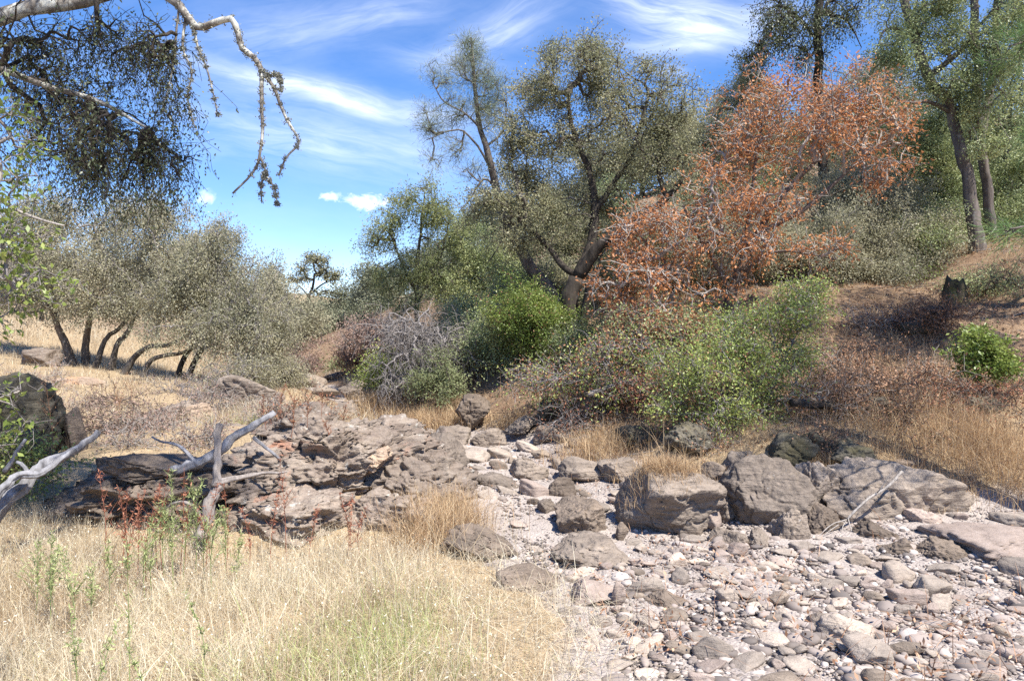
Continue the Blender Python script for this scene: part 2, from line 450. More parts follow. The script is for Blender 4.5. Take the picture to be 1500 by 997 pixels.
gx, gy = axis(-7, 8, .07, -600, 600), axis(1.5, 14, .07, -300, 900)
X, Y = np.meshgrid(gx, gy)
xf, yf = X.ravel(), Y.ravel()
zf = H(xf, yf)
csd = creek_sd(xf, yf)
zf = zf - .05 * np.clip(csd / .4, -1, 1) + np.where(csd > 0, .03 * fbm(v3(xf * 5, yf * 5), 2, 9), .03 * fbm(v3(xf * 3, yf * 3), 3, 8))
far = np.hypot(xf, yf - 20)
zf = zf + np.clip(far - 70, 0, None) * .03
nx, ny = len(gx), len(gy)
ii = (np.arange(ny - 1)[:, None] * nx + np.arange(nx - 1)[None]).ravel()
creek_w = np.clip(.5 + csd / .5, 0, 1)
lit_w = np.clip((xf - .3 * 0 - 1.0 - np.clip(9 - yf, -30, 9) * .8) / 2.5, 0, 1) * np.clip((yf - 9.2) / 1.5, 0, 1)
lit_w = np.maximum(lit_w, np.clip((yf - 13) / 3, 0, 1) * np.clip((xf + 2.5) / 2, 0, 1)) * .85
o = mesh_obj('ground', np.stack([xf, yf, zf], 1), np.stack([ii, ii + 1, ii + nx + 1, ii + nx], 1), M['ground'], smooth=True, attrs={'creek': creek_w, 'litter': lit_w})
tag(o, 'dry valley floor of straw coloured soil and pinkish creek gravel', 'ground', kind='structure')


# ------------------------------------------------------------------ rocks
_ico = {}


def ico(sub):
    if sub not in _ico:
        bm = bmesh.new(); bmesh.ops.create_icosphere(bm, subdivisions=sub, radius=1)
        bm.verts.ensure_lookup_table()
        V = np.array([v.co[:] for v in bm.verts]); Fc = np.array([[v.index for v in f.verts] for f in bm.faces])
        bm.free(); _ico[sub] = (V, Fc)
    return _ico[sub]


def rock_verts(seed, dims, sub=4, planes=16, sharp=14., rough=.06, strata=0., yaw=0., tilt=(0, 0), freq=1.6):
    r_ = np.random.default_rng(seed)
    d, Fc = ico(sub)
    nrm = unit(r_.normal(size=(planes, 3)) * np.array([1, 1, .85]))
    hh = r_.uniform(.55, 1.0, planes)
    dot = np.clip(d @ nrm.T, .02, None)
    q = hh[None] / dot
    r = (np.sum(q ** (-sharp), 1)) ** (-1 / sharp)
    r = np.minimum(r, 1.25)
    V = d * r[:, None]
    V /= np.abs(V).max(0)[None]
    ofs = r_.uniform(-50, 50, 3)
    if rough:
        V = V * (1 + rough * 1.5 * fbm(V * freq + ofs, 5, seed % 97, .55)[:, None]
                 - rough * 1.2 * np.abs(fbm(V * freq * 1.7 + ofs + 9, 3, seed % 89))[:, None])
    if sub >= 5:
        lf = fbm(V * 1.5 + ofs + 3, 3, seed % 61)
        st_ = lf * 5.5; fr = st_ - np.floor(st_)
        V = V * (1 + rough * 1.1 * ((np.floor(st_) + np.clip((fr - .5) * 6 + .5, 0, 1)) / 5.5 - lf * .4))[:, None]
        V = V * (1 + rough * .35 * fbm(V * freq * 6 + ofs, 4, seed % 53, .6))[:, None]
        for q_, (fq, wd) in enumerate(((1.3, .035), (2.1, .03))):
            cr = fbm(V * fq * np.array([1, 1, .6]) + ofs + 31 * q_, 3, 47 + q_)
            V = V * (1 - .075 * np.exp(-(cr / wd) ** 2))[:, None]
    V = V * np.asarray(dims)[None]
    if strata:
        ax = unit(np.array([[.25, -.35, 1.]]))[0]
        t = V @ ax * 7 + 1.2 * fbm(V * 1.5 + ofs, 3, seed % 71)
        saw = (t - np.floor(t))
        V = V + unit(V * np.array([1, 1, .2])) * (strata * (saw ** 2 - .4))[:, None] * (.5 + vnoise(V * 1.3 + ofs, 4))[:, None]
        V = V + unit(V) * (strata * .7 * fbm(V * 5 + ofs, 3, 31))[:, None]
    cx, sx = math.cos(tilt[0]), math.sin(tilt[0]); cy, sy = math.cos(tilt[1]), math.sin(tilt[1]); cz, sz = math.cos(yaw), math.sin(yaw)
    R = np.array([[cz, -sz, 0], [sz, cz, 0], [0, 0, 1]]) @ np.array([[cy, 0, sy], [0, 1, 0], [-sy, 0, cy]]) @ np.array([[1, 0, 0], [0, cx, -sx], [0, sx, cx]])
    return V @ R.T, Fc


FOOT = []      # footprints of the larger rocks, so that grass and stones keep clear


def boulder(name, label, px, py, D, w, h, depth, mat, sub=5, seed=None, cat='boulder', strata=0., rough=.13, planes=13, sharp=24., yaw=0., tilt=(0, 0), group=None, freq=1.6, sink=.12):
    seed = seed if seed is not None else int(px * 7 + py * 13) % 9973
    top = P(px, py - h / 2, D)[2]; c = P(px, py, D)
    gz = h1(c[0], c[1])
    bot = min(gz - sink * (top - gz) - .04, P(px, py + h / 2, D)[2])
    if sink == 0: bot = P(px, py + h / 2 + 6, D)[2]
    if top - gz < .03: top = gz + .08
    rz = (top - bot) / 2
    V, Fc = rock_verts(seed, (w / 2 / F * D, depth / 2, rz), sub, planes, sharp, rough, strata, yaw, tilt, freq)
    # fit the height again after the tilt
    V[:, 2] = V[:, 2] / max(abs(V[:, 2].max()), 1e-3) * rz
    V[:, 0] *= (w / F * D) / (V[:, 0].max() - V[:, 0].min())
    loc = np.array([c[0], D, (top + bot) / 2])
    o = mesh_obj(name, V + loc, Fc, M[mat], origin=loc, smooth=True)
    tag(o, label, cat, group)
    FOOT.append((c[0], D, w / 2 / F * D, depth / 2))
    return o


B = boulder
# the bank of boulders on the far side of the gravel
B('boulder', 'big rounded grey boulder with a tuft of golden grass on its top', 957, 740, 7.9, 156, 116, 1.1, 'rock_grey', 6, planes=14, yaw=.2, seed=(957 * 7 + 742 * 13) % 9973, sharp=14)
B('boulder', 'tall grey boulder with shaded pocks between the tufted boulder and the pocked one', 1122, 738, 8.0, 140, 146, 1.0, 'rock_grey', 6, tilt=(-.2, .15))
B('boulder', 'widest grey pocked boulder with a pale dead branch lying against it', 1285, 732, 8.35, 216, 128, 1.2, 'rock_grey', 6, seed=(1282 * 7 + 738 * 13) % 9973, rough=.09, freq=2.4)
B('boulder', 'narrow upright grey rock with a dark hole beside it', 1156, 785, 7.4, 56, 88, .5, 'rock_grey', 6, tilt=(.1, .15))
B('boulder', 'low rounded pinkish grey rock at the foot of the tall boulder', 1066, 802, 7.3, 62, 58, .5, 'rock_grey', 6)
B('boulder', 'dark grey rock wedged between upright rock and pocked boulder', 1196, 770, 7.7, 70, 66, .6, 'rock_dark', 6)
B('boulder', 'smooth dark boulder under the twiggy end of the dead branch', 1290, 795, 7.4, 68, 50, .55, 'rock_dark', 6, sharp=9)
B('rock_slab', 'long low dark slab in front of the smooth dark boulder', 1312, 832, 6.9, 84, 28, .5, 'rock_dark', 6, cat='rock')
B('boulder', 'dark angular boulder split by a crack near the bare gravel flat', 1376, 820, 6.8, 84, 52, .6, 'rock_dark', 6, planes=10, sharp=22, tilt=(0, .3))
B('stone', 'rounded pale stone below the long dark slab', 1316, 857, 6.2, 52, 26, .3, 'stone_pale', 4, cat='stone')
B('stone', 'flat greyish stone beside the rounded pale stone', 1366, 872, 5.9, 54, 19, .28, 'stone_grey', 4, cat='stone')
B('boulder', 'domed dark grey boulder at the head of the gravel tongue', 846, 762, 7.7, 76, 62, .7, 'rock_dark', 6, planes=12)
B('stone', 'small dark standing stone between domed boulder and tufted boulder', 909, 782, 7.4, 20, 36, .2, 'rock_dark', 4, cat='stone', planes=10)
B('rock_slab', 'broad low grey slab sunk in the gravel below the domed boulder', 872, 812, 6.8, 120, 54, .9, 'rock_grey', 6, cat='rock', sink=.3)
B('boulder', 'long dark striped rock lying tilted in the open gravel', 980, 888, 5.45, 80, 44, .32, 'rock_dark', 6, cat='rock', yaw=-.4, planes=12, tilt=(0, .25))
B('stone', 'lumpy brownish rock with a smaller upright stone leaning on it', 868, 868, 5.6, 80, 38, .4, 'stone_pink', 5, cat='stone')
B('stone', 'upright oval brown stone leaning on the lumpy rock', 906, 868, 5.5, 24, 40, .16, 'stone_pink', 4, cat='stone', sharp=9)
B('boulder', 'pale pinkish boulder standing out of the pebbles near the lower edge', 1250, 928, 4.85, 78, 52, .34, 'stone_pale', 5, sharp=10)
B('stone', 'brownish grey knobbly rock against the pale pinkish boulder', 1203, 922, 5.0, 46, 46, .26, 'rock_grey', 4, cat='stone')
B('rock_slab', 'flat grey stone below the pale pinkish boulder', 1276, 962, 4.5, 66, 24, .25, 'stone_grey', 4, cat='stone')
B('boulder', 'dark ribbed rock at the edge of the straw grass', 708, 800, 6.75, 116, 58, .75, 'rock_dark', 6, rough=.1, strata=.02)
B('boulder', 'low dark rock half hidden in straw beside the gravel', 770, 848, 5.95, 98, 36, .55, 'rock_dark', 6, rough=.08)
B('boulder', 'upright blackish boulder with a rounded top below the grey twigs', 690, 606, 13.2, 54, 62, .7, 'rock_dark', 6, planes=12)
B('boulder', 'grey blocky boulder in front of the upright blackish one', 712, 648, 12.2, 56, 44, .6, 'rock_grey', 6)
B('boulder', 'grey leaning slab beside the blackish boulder under dead twigs', 762, 625, 12.4, 50, 34, .6, 'rock_grey', 6, tilt=(0, -.5))
B('boulder', 'dark knob of rock poking from the bank behind the gravel flat', 1402, 722, 8.6, 62, 46, .6, 'rock_dark', 6)
B('boulder', 'blue grey stone at the edge beyond the gravel flat', 1490, 764, 7.6, 60, 26, .4, 'stone_grey', 4)
B('boulder', 'grey rock at the border above the pale pebbles', 1496, 838, 6.2, 40, 40, .4, 'stone_grey', 4)
B('rock_slab', 'bare tan flat bedrock sheet beside the split dark boulder', 1446, 800, 7.0, 150, 30, 1.3, 'stone_pink', 5, cat='rock', sink=.4)
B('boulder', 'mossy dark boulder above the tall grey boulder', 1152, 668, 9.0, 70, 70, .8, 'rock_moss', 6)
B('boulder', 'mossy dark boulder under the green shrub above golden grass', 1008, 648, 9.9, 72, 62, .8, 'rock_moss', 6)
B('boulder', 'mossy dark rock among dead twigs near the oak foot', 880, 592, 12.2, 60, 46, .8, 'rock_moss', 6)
B('boulder', 'small mossy rock beside the one near the oak foot', 806, 600, 12.6, 40, 40, .6, 'rock_moss', 6)
B('rock_slab', 'grey leaning slab left of the tall pocked boulder', 1062, 720, 8.2, 46, 44, .5, 'rock_grey', 6, cat='rock', tilt=(0, .5))
B('rock_slab', 'brown tilted slab wedged against the tufted boulder', 1036, 754, 7.8, 40, 46, .4, 'stone_pink', 4, cat='rock', tilt=(0, -.6))
B('rock_slab', 'pale tilted slab behind the tufted boulder', 908, 690, 9.6, 86, 40, .8, 'rock_grey', 6, cat='rock', tilt=(.2, .3))
B('boulder', 'mottled rock set into the bank under the golden grass', 1240, 672, 9.0, 80, 60, .8, 'rock_moss', 6)
B('boulder', 'dark knobbly rock cluster in golden grass near the side', 1395, 672, 9.2, 60, 26, .4, 'rock_dark', 4)
for a_ in [('mossy ledge of rock below the long dark log', 1190, 650, 9.3, 70, 44, .6, 'rock_moss'), ('dark broken rock under the bank grass behind the pocked boulder', 1330, 690, 8.9, 90, 40, .6, 'rock_dark'),
           ('grey rock sticking out of the bank between mossy boulders', 1080, 680, 9.2, 64, 44, .6, 'rock_grey'), ('small dark rock in the golden grass by the tufted boulder', 1046, 690, 8.9, 40, 30, .4, 'rock_dark'),
           ('brown broken rock at the foot of the bank under bare twigs', 930, 640, 10.6, 60, 36, .6, 'rock_moss'), ('dark rock at the shaded foot of the bank above the rubble', 800, 640, 11.9, 54, 34, .6, 'rock_dark'),
           ('low grey rock among golden grass at the rubble edge', 850, 650, 11.2, 50, 30, .5, 'rock_grey'), ('grey block beside the domed boulder at the rubble end', 800, 742, 8.3, 34, 28, .35, 'rock_grey'),
           ('big flat grey slab lying across the rubble', 850, 690, 9.7, 90, 44, .8, 'rock_grey'), ('angular grey block in the middle of the rubble', 770, 690, 9.9, 60, 40, .6, 'rock_grey'), ('long grey block tilted among the rubble', 730, 712, 9.3, 66, 40, .6, 'rock_grey'),
           ('dark block at the near end of the rubble', 820, 715, 9.0, 44, 38, .5, 'rock_dark'), ('pale grey block resting at the far end of the rubble', 660, 640, 12.4, 54, 34, .7, 'rock_grey')]:
    B('boulder', *a_, sub=5, planes=10)
for a_ in [('tall grey rock face between the pocked boulder and its pitted neighbour', 1198, 728, 8.3, 70, 110, .7, 'rock_grey'), ('grey stepped rock at the outer end of the pocked boulder', 1388, 748, 8.2, 70, 50, .7, 'rock_grey'),
           ('low broken rock at the foot of the tall grey boulder', 1112, 806, 7.2, 44, 40, .4, 'rock_grey'), ('squat brown rock at the outer foot of the pocked boulder', 1345, 775, 7.8, 56, 30, .4, 'stone_pink')]:
    B('boulder', *a_, sub=6, planes=10)
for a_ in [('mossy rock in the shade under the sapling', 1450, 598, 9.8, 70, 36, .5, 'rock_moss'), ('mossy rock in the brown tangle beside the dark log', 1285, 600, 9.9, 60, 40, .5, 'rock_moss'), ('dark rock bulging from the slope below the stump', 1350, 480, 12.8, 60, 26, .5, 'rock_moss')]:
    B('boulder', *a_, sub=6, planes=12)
# bedrock outcrop between the grass and the creek
B('rock_outcrop', 'big reddish brown bedrock outcrop with orange patches rising behind the straw grass', 480, 705, 8.7, 370, 196, 2.6, 'rock_red', 7, cat='rock outcrop', strata=.1, rough=.24, planes=22, sharp=14, freq=2.4, tilt=(0, -.05))
B('rock_outcrop', 'pinkish sloping bedrock ledge running down to the gravel', 608, 706, 8.9, 180, 128, 1.9, 'rock_red', 6, cat='rock outcrop', strata=.07, rough=.2, tilt=(0, .25))
B('rock_outcrop', 'rounded red brown crest of bedrock under dry weeds', 448, 634, 10.3, 170, 92, 1.6, 'rock_red', 6, cat='rock outcrop', strata=.06, rough=.2)
B('rock_outcrop', 'lower ledge of reddish bedrock behind the forked dead branch', 420, 766, 7.45, 210, 104, 1.2, 'rock_red', 6, cat='rock outcrop', strata=.08, rough=.22)
B('rock_outcrop', 'dark shaded bedrock wall behind the rusty weeds', 200, 738, 7.8, 330, 150, 1.5, 'rock_dark', 7, cat='rock outcrop', strata=.09, rough=.22, planes=22)  # shaded end of the outcrop, part of that shade put into its dark colour
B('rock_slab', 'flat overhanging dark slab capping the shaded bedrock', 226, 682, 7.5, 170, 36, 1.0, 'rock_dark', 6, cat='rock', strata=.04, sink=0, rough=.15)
B('rock_outcrop', 'low reddish ledge rising from straw beside the dark ribbed rock', 560, 752, 7.6, 170, 76, 1.0, 'rock_red', 6, cat='rock outcrop', strata=.06, rough=.2)
B('boulder', 'grey rounded boulder at the creek end of the pink ledge', 650, 668, 10.2, 70, 72, 1.0, 'rock_grey', 6)
B('boulder', 'purplish grey boulder between the pink ledge and the stone rubble', 668, 716, 9.0, 80, 50, .8, 'rock_grey', 6)
B('rock_slab', 'bright orange tan slab exposed on the bedrock outcrop', 546, 664, 8.42, 52, 28, .7, 'rock_tan', 6, cat='rock', sink=0, tilt=(.2, -.2), planes=16, rough=.2, sharp=12)
B('boulder', 'dark lumpy shaded boulder at the side behind the silver log', 22, 604, 9.0, 140, 122, 1.3, 'rock_moss', 6, rough=.12, planes=26, sharp=9)  # dark mossy colour also carries part of the shade on this boulder
B('boulder', 'small pointed dark stone beside the big shaded boulder', 108, 616, 9.2, 34, 44, .35, 'rock_dark', 4, planes=9)
B('boulder', 'grey brown boulder under the drooping oak curtain', 368, 580, 13.6, 100, 64, 1.2, 'rock_grey', 6, rough=.09)
B('boulder', 'low pale boulder in the grass before the drooping oaks', 262, 606, 12.6, 70, 40, .8, 'rock_grey', 6)
B('boulder', 'rusty orange rock in pale grass before the oaks', 292, 602, 12.0, 50, 28, .6, 'rock_tan', 5)
B('boulder', 'orange ledge of earth and rock below the oak trunks', 122, 562, 14.8, 90, 22, .6, 'rock_tan', 5)
B('boulder', 'reddish rock lying among straw on the hillside by the trunks', 62, 518, 17.0, 50, 18, .8, 'rock_red', 5)
B('boulder', 'pinkish low rock beside the green tuft above the outcrop', 352, 632, 10.6, 70, 26, .6, 'rock_red', 5)
B('boulder', 'squat grey rock in the middle of the dry channel', 520, 574, 17.0, 58, 36, .9, 'rock_grey', 6)
B('boulder', 'shaded rock under the twiggy bush at the channel bend', 552, 580, 16.4, 40, 38, .7, 'rock_dark', 6)
B('boulder', 'jumbled grey rock stepping down the dry channel', 505, 606, 14.4, 70, 40, .8, 'rock_grey', 6)
B('boulder', 'small grey rock at the top of the dry channel', 474, 570, 18.2, 40, 20, .6, 'rock_grey', 4)
B('boulder', 'brown rock in golden grass far up the channel', 452, 556, 21.0, 44, 20, .8, 'rock_red', 4)
B('boulder', 'dark rock beside the distant golden grass patch', 492, 552, 22.0, 34, 16, .7, 'rock_dark', 4)
B('boulder', 'grey boulder half buried where the rubble narrows', 580, 640, 12.6, 60, 36, .7, 'rock_grey', 6)
B('boulder', 'lichen spotted boulder above the narrow rubble', 618, 655, 11.4, 60, 50, .7, 'rock_grey', 6)

# loose stones, one object each
kinds = {'grey': 'stone_grey', 'pinkish brown': 'stone_pink', 'dark': 'stone_dark', 'pale': 'stone_pale'}
placed = []


def clear(x, y, r):
    for fx, fy, rx, ry in FOOT:
        if ((x - fx) / (rx + r * .5)) ** 2 + ((y - fy) / (ry + r * .5)) ** 2 < 1: return False
    for a, b_, c in placed:
        if (x - a) ** 2 + (y - b_) ** 2 < (.86 * (c + r)) ** 2: return False
    return True


n_st = 0
for it in range(9000):
    if n_st >= 268: break
    D = 3.9 * (13.5 / 3.9) ** rng.random()
    px = rng.uniform(560, 1530); x = (px - CX) / F * D
    rub = D > 8.4
    if creek_sd(np.array([x]), np.array([D]))[0] < .08: continue
    if px < 900 and 6.3 < D < 8.5 and x < .75 and rng.random() < .93: continue     # the fine gravel tongue stays bare
    if px > 1340 and D > 6.2 and rng.random() < .8: continue
    if rub: r = rng.uniform(.1, .24) * (1 - .4 * min(1, n_st / 200))
    else: r = .045 + .075 * rng.random() ** 2 + (.05 if rng.random() < .07 else 0)
    if not clear(x, D, r): continue
    ck = ['grey', 'pinkish brown', 'dark', 'pale'][rng.choice(4, p=[.55, .12, .28, .05] if rub else [.4, .3, .12, .18])]
    flat = rng.random() < .5
    dims = (r * rng.uniform(1., 1.6), r * rng.uniform(.7, 1.1), r * (rng.uniform(.3, .45) if flat else rng.uniform(.55, .85)))
    V, Fc = rock_verts(7000 + n_st, dims, 4 if r > .05 else 3, int(rng.integers(7, 11)), 30 if rng.random() < .7 else 9, .09, 0, rng.uniform(-.9, .9), rng.uniform(-.25, .25, 2) + ((-.15, .35) if rub else (0, 0)))
    loc = np.array([x, D, h1(x, D) - .035 + dims[2] * (.05 if flat else .2)])
    o = mesh_obj('stone', V + loc, Fc, M[kinds[ck]], origin=loc, smooth=True)
    where = 'in the rubble of the narrow channel' if rub else ('in the pebbly creek bed beyond the striped rock' if D > 5.5 else 'in the pebbles along the lower edge')
    tag(o, f"{'flat' if flat else 'chunky'} {ck} stone lying loose {where}", 'stone', f"{'flat' if flat else 'chunky'} {ck} stones {where}")
    placed.append((x, D, r)); n_st += 1

# gravel: nobody could count it
def pebbles(n, mu, sg, lo, hi, sub):
    D = 3.6 * (13.5 / 3.6) ** rng.random(n); x = (rng.uniform(520, 1560, n) - CX) / F * D
    big = fbm(v3(x * 1.2, D * 1.2), 2, 77) > -.2
    keep = (creek_sd(x, D) > -.08 + .12 * rng.normal(size=n)) & (big | (sub < 2))
    if sub > 1: keep &= (np.hypot((x - .1) / .8, (D - 7.4) / 1.1) > 1) | (rng.random(n) < .15)
    x, D, big = x[keep], D[keep], big[keep]; n = len(x)
    sz = np.clip(rng.lognormal(mu, sg, n), lo, hi) * np.where(big, 1, .65)
    d1, F1 = ico(sub)
    nr = unit(rng.normal(size=(n * 7, 3))).reshape(n, 7, 3); hh = rng.uniform(.6, 1, (n, 7))
    dots = np.clip(np.einsum('vk,npk->nvp', d1, nr), .05, None)
    r = np.minimum(np.min(hh[:, None] / dots, 2), 1.1)[..., None]
    V = d1[None] * r * (sz[:, None, None] * rng.uniform(.7, 1.3, (n, 1, 3)) * np.array([1.3, 1, .6]))
    ang = rng.uniform(0, 6.28, n); ca, sa = np.cos(ang)[:, None], np.sin(ang)[:, None]
    V = np.stack([V[..., 0] * ca - V[..., 1] * sa, V[..., 0] * sa + V[..., 1] * ca, V[..., 2]], 2)
    V = V + np.stack([x, D, H(x, D) - .05 + sz * .18], 1)[:, None]
    Fq = (F1[None] + (np.arange(n) * len(d1))[:, None, None]).reshape(-1, 3)
    return V.reshape(-1, 3), Fq, np.repeat(rng.random(n), len(F1))


V1, F1_, r1 = pebbles(44000, -4.5, .5, .005, .03, 1)
V2, F2_, r2 = pebbles(1500, -3.35, .36, .018, .065, 2)
V = np.concatenate([V1, V2]); Fq = np.concatenate([F1_, F2_ + len(V1)])
o = mesh_obj('gravel', V, Fq, M['gravel'], rnd=np.concatenate([r1, r2]), smooth=True)
tag(o, 'pinkish grey pebbles and gravel covering the dry creek bed', 'gravel', kind='stuff')


# ------------------------------------------------------------------ trees
def grow(nodes, plen, attr, bf=.25):
    """join every attractor to the nearest point of the growing tree"""
    pos = [p for p in nodes]; pl = list(plen); par = [-1] * len(pos)
    N = len(attr)
    base = np.array(pos)
    d = np.linalg.norm(attr[:, None] - base[None], axis=2)
    cost = d + bf * np.array(pl)[None]
    bp = cost.argmin(1); bc = cost[np.arange(N), bp]
    done = np.zeros(N, bool)
    for _ in range(N):
        i = int(np.where(done, 1e9, bc - 0).argmin())
        done[i] = True
        p = int(bp[i])
        k = len(pos)
        l = pl[p] + np.linalg.norm(attr[i] - pos[p])
        pos.append(attr[i]); pl.append(l); par.append(p)
        c2 = np.linalg.norm(attr - attr[i], axis=1) + bf * l
        up = c2 < bc
        bc = np.where(up, c2, bc); bp = np.where(up, k, bp)
    return np.array(pos), np.array(par)


def blob_points(blobs, gap=.0):
    out = []
    for (px, py, D, rx, ry, rd, n) in blobs:
        c = P(px, py, D); k = 0
        s = np.array([rx / F * D, rd, ry / F * D])
        nc = max(4, n // 3)
        q = rng.normal(size=(nc, 3)); q = unit(q) * (rng.random((nc, 1)) ** (1 / 2.4)) * rng.uniform(.7, 1.22, (nc, 1))
        pts = (c + q * s)[rng.integers(0, nc, n * 3)] + rng.normal(size=(n * 3, 3)) * np.clip(.22 * s, .05, .42)
        if gap: pts = pts[fbm(pts * (1.1 / max(s[0], .4)), 2, 61) > -gap]
        out.append(pts[:n])
    return np.concatenate(out)


def tree(name, label, cat, paths, blobs, leaf=None, nleaf=20000, lsize=(.05, .025), spread=.1, bark='bark', twig_r=.006, group=None, bf=.25,
         tips=2, tiplen=.28, droop=0., hang=0., wood='trunk', crown='crown', up=.5, twigmat=None, snap=True, grown_from=.35, leafmax=5, gap=.25, tipdir=None, roots=.35, sides=10, leafdirs=False, extra_leaf=None):
    """paths: (part name, [(px,py,D)...], r0, r1); blobs: (px,py,D,rx,ry,depth radius,points)"""
    base = None; nodes = []; plen = []; parts = []
    for pi, (pn, pts, r0, r1) in enumerate(paths):
        W = np.array([P(*p) for p in pts])
        if pi == 0 and snap: W[0, 2] = h1(W[0, 0], W[0, 1]) - .12
        elif snap and pn == wood: W[0, 2] = h1(W[0, 0], W[0, 1]) - .12
        sp = spline(W, .12 if r0 > .03 else .06)
        s = np.concatenate([[0], np.cumsum(np.linalg.norm(np.diff(sp, axis=0), axis=1))])
        L = s[-1]
        wob = .35 * r0 + .012
        sp = sp + np.stack([fbm(v3(s * .9 / max(wob * 8, .2), s * 0 + pi), 2, 40 + k + pi * 3) for k in range(3)], 1) * wob * (np.minimum(s, L - s + .3) / (L + .1) * 2).clip(0, 1)[:, None]
        rr = r0 + (r1 - r0) * (s / L) ** .8
        if base is None: base = sp[0].copy() + np.array([0, 0, .12 if snap else 0])
        parts.append((pn, sp, rr, (roots if (pn == wood and snap) else 0)))
        f0 = grown_from if pn == wood else .1
        idx = np.arange(0, len(sp), 2); idx = idx[s[idx] / L >= f0]
        off = 0 if pn == wood else np.linalg.norm(sp[0] - base)
        for i in idx: nodes.append(sp[i]); plen.append(s[i] * .5 + off * .5)
    root = empty(name, base); tag(root, label, cat, group)
    for pn, sp, rr, fl in parts:
        V, Q, T = sweep(sp, rr, sides if rr[0] > .03 else 7, .13, int(abs(sp[0, 0]) * 100) % 50, fl)
        mesh_obj(pn, V, [Q, T], M[bark], root, smooth=True)
    att = blob_points(blobs, gap)
    pos, par = grow(nodes, plen, att, bf)
    n0 = len(nodes); n1 = len(pos)
    # fine end twigs
    src = np.repeat(np.arange(n0, n1), tips)
    dv = unit(rng.normal(size=(len(src), 3)) + (np.array([0, 0, -droop * 2]) if tipdir is None else np.array(tipdir)) + unit(pos[src] - pos[par[src]]) * .8)
    tp = pos[src] + dv * (tiplen * rng.uniform(.4, 1.3, len(src)))[:, None]
    pos = np.concatenate([pos, tp]); par = np.concatenate([par, src])
    if hang:
        src = np.repeat(np.arange(n0, n1), 1); cur = src; p0 = pos[src]
        for k in range(4):
            p1 = p0 + np.stack([rng.normal(size=len(src)) * .07, rng.normal(size=len(src)) * .07, -hang / 4 * rng.uniform(.5, 1.4, len(src))], 1)
            ids = np.arange(len(pos), len(pos) + len(src))
            pos = np.concatenate([pos, p1]); par = np.concatenate([par, cur]); cur = ids; p0 = p1
    nch = np.zeros(len(pos)); haschild = np.zeros(len(pos), bool)
    haschild[par[par >= 0]] = True
    nch[~haschild] = 1
    for i in range(len(pos) - 1, n0 - 1, -1):
        nch[par[i]] += nch[i]
    rad = twig_r * np.sqrt(np.maximum(nch, 1)) * .62
    e = np.arange(n0, len(pos)); a = par[e]
    A, Bp = pos[a], pos[e]
    ln = np.linalg.norm(Bp - A, axis=1, keepdims=True)
    mid = (A + Bp) / 2 + rng.normal(size=A.shape) * ln * .09 + np.array([0, 0, 1]) * ln * (.1 if not droop else .06)
    ra = np.minimum(np.where(a < n0, rad[e] * 1.15, rad[a]), rad[e] * 1.5); rb = rad[e]
    rm = (ra + rb) / 2
    bigm = rad[e] > twig_r * 2.2
    VV, FF, o_ = [], [], 0
    for msk, k in ((bigm, 6), (~bigm, 3)):
        if msk.any():
            for (p, q, r0, r1) in ((A, mid, ra, rm), (mid, Bp, rm, rb)):
                v, f = frusta(p[msk], q[msk], r0[msk], r1[msk], k)
                VV.append(v); FF.append(f + o_); o_ += len(v)
    mesh_obj('twigs', np.concatenate(VV), np.concatenate(FF), M[twigmat or bark], root)
    if leaf:
        fine = np.where(nch[e] <= leafmax)[0]
        pick = fine[rng.integers(0, len(fine), nleaf)]
        t = rng.random((nleaf, 1)) ** .7
        c = A[pick] * (1 - t) + Bp[pick] * t + rng.normal(size=(nleaf, 3)) * spread * np.array([1, 1, .8])
        dirs = unit((Bp - A)[pick])
        if not leafdirs: dirs = dirs + rng.normal(size=dirs.shape) * .55 + np.array([0, 0, -.15 - droop])
        V, Q = leaves(c, lsize[0], lsize[1], up, .15 + droop, dirs)
        er = rng.random(len(A))
        rn = np.clip(.35 * rng.random(nleaf) + .3 * er[pick] + .35 * (.5 + 1.1 * fbm(c * 1.6, 2, 5)), 0, 1)
        mesh_obj(crown, V, Q, M[leaf], root, rnd=rn)
        if extra_leaf:
            m2, n2 = extra_leaf
            pick = fine[rng.integers(0, len(fine), n2)]
            c = Bp[pick] + rng.normal(size=(n2, 3)) * spread
            V, Q = leaves(c, lsize[0], lsize[1], up, .2)
            mesh_obj('dry_leaves', V, Q, M[m2], root, rnd=rng.random(n2))
    return root


T = tree
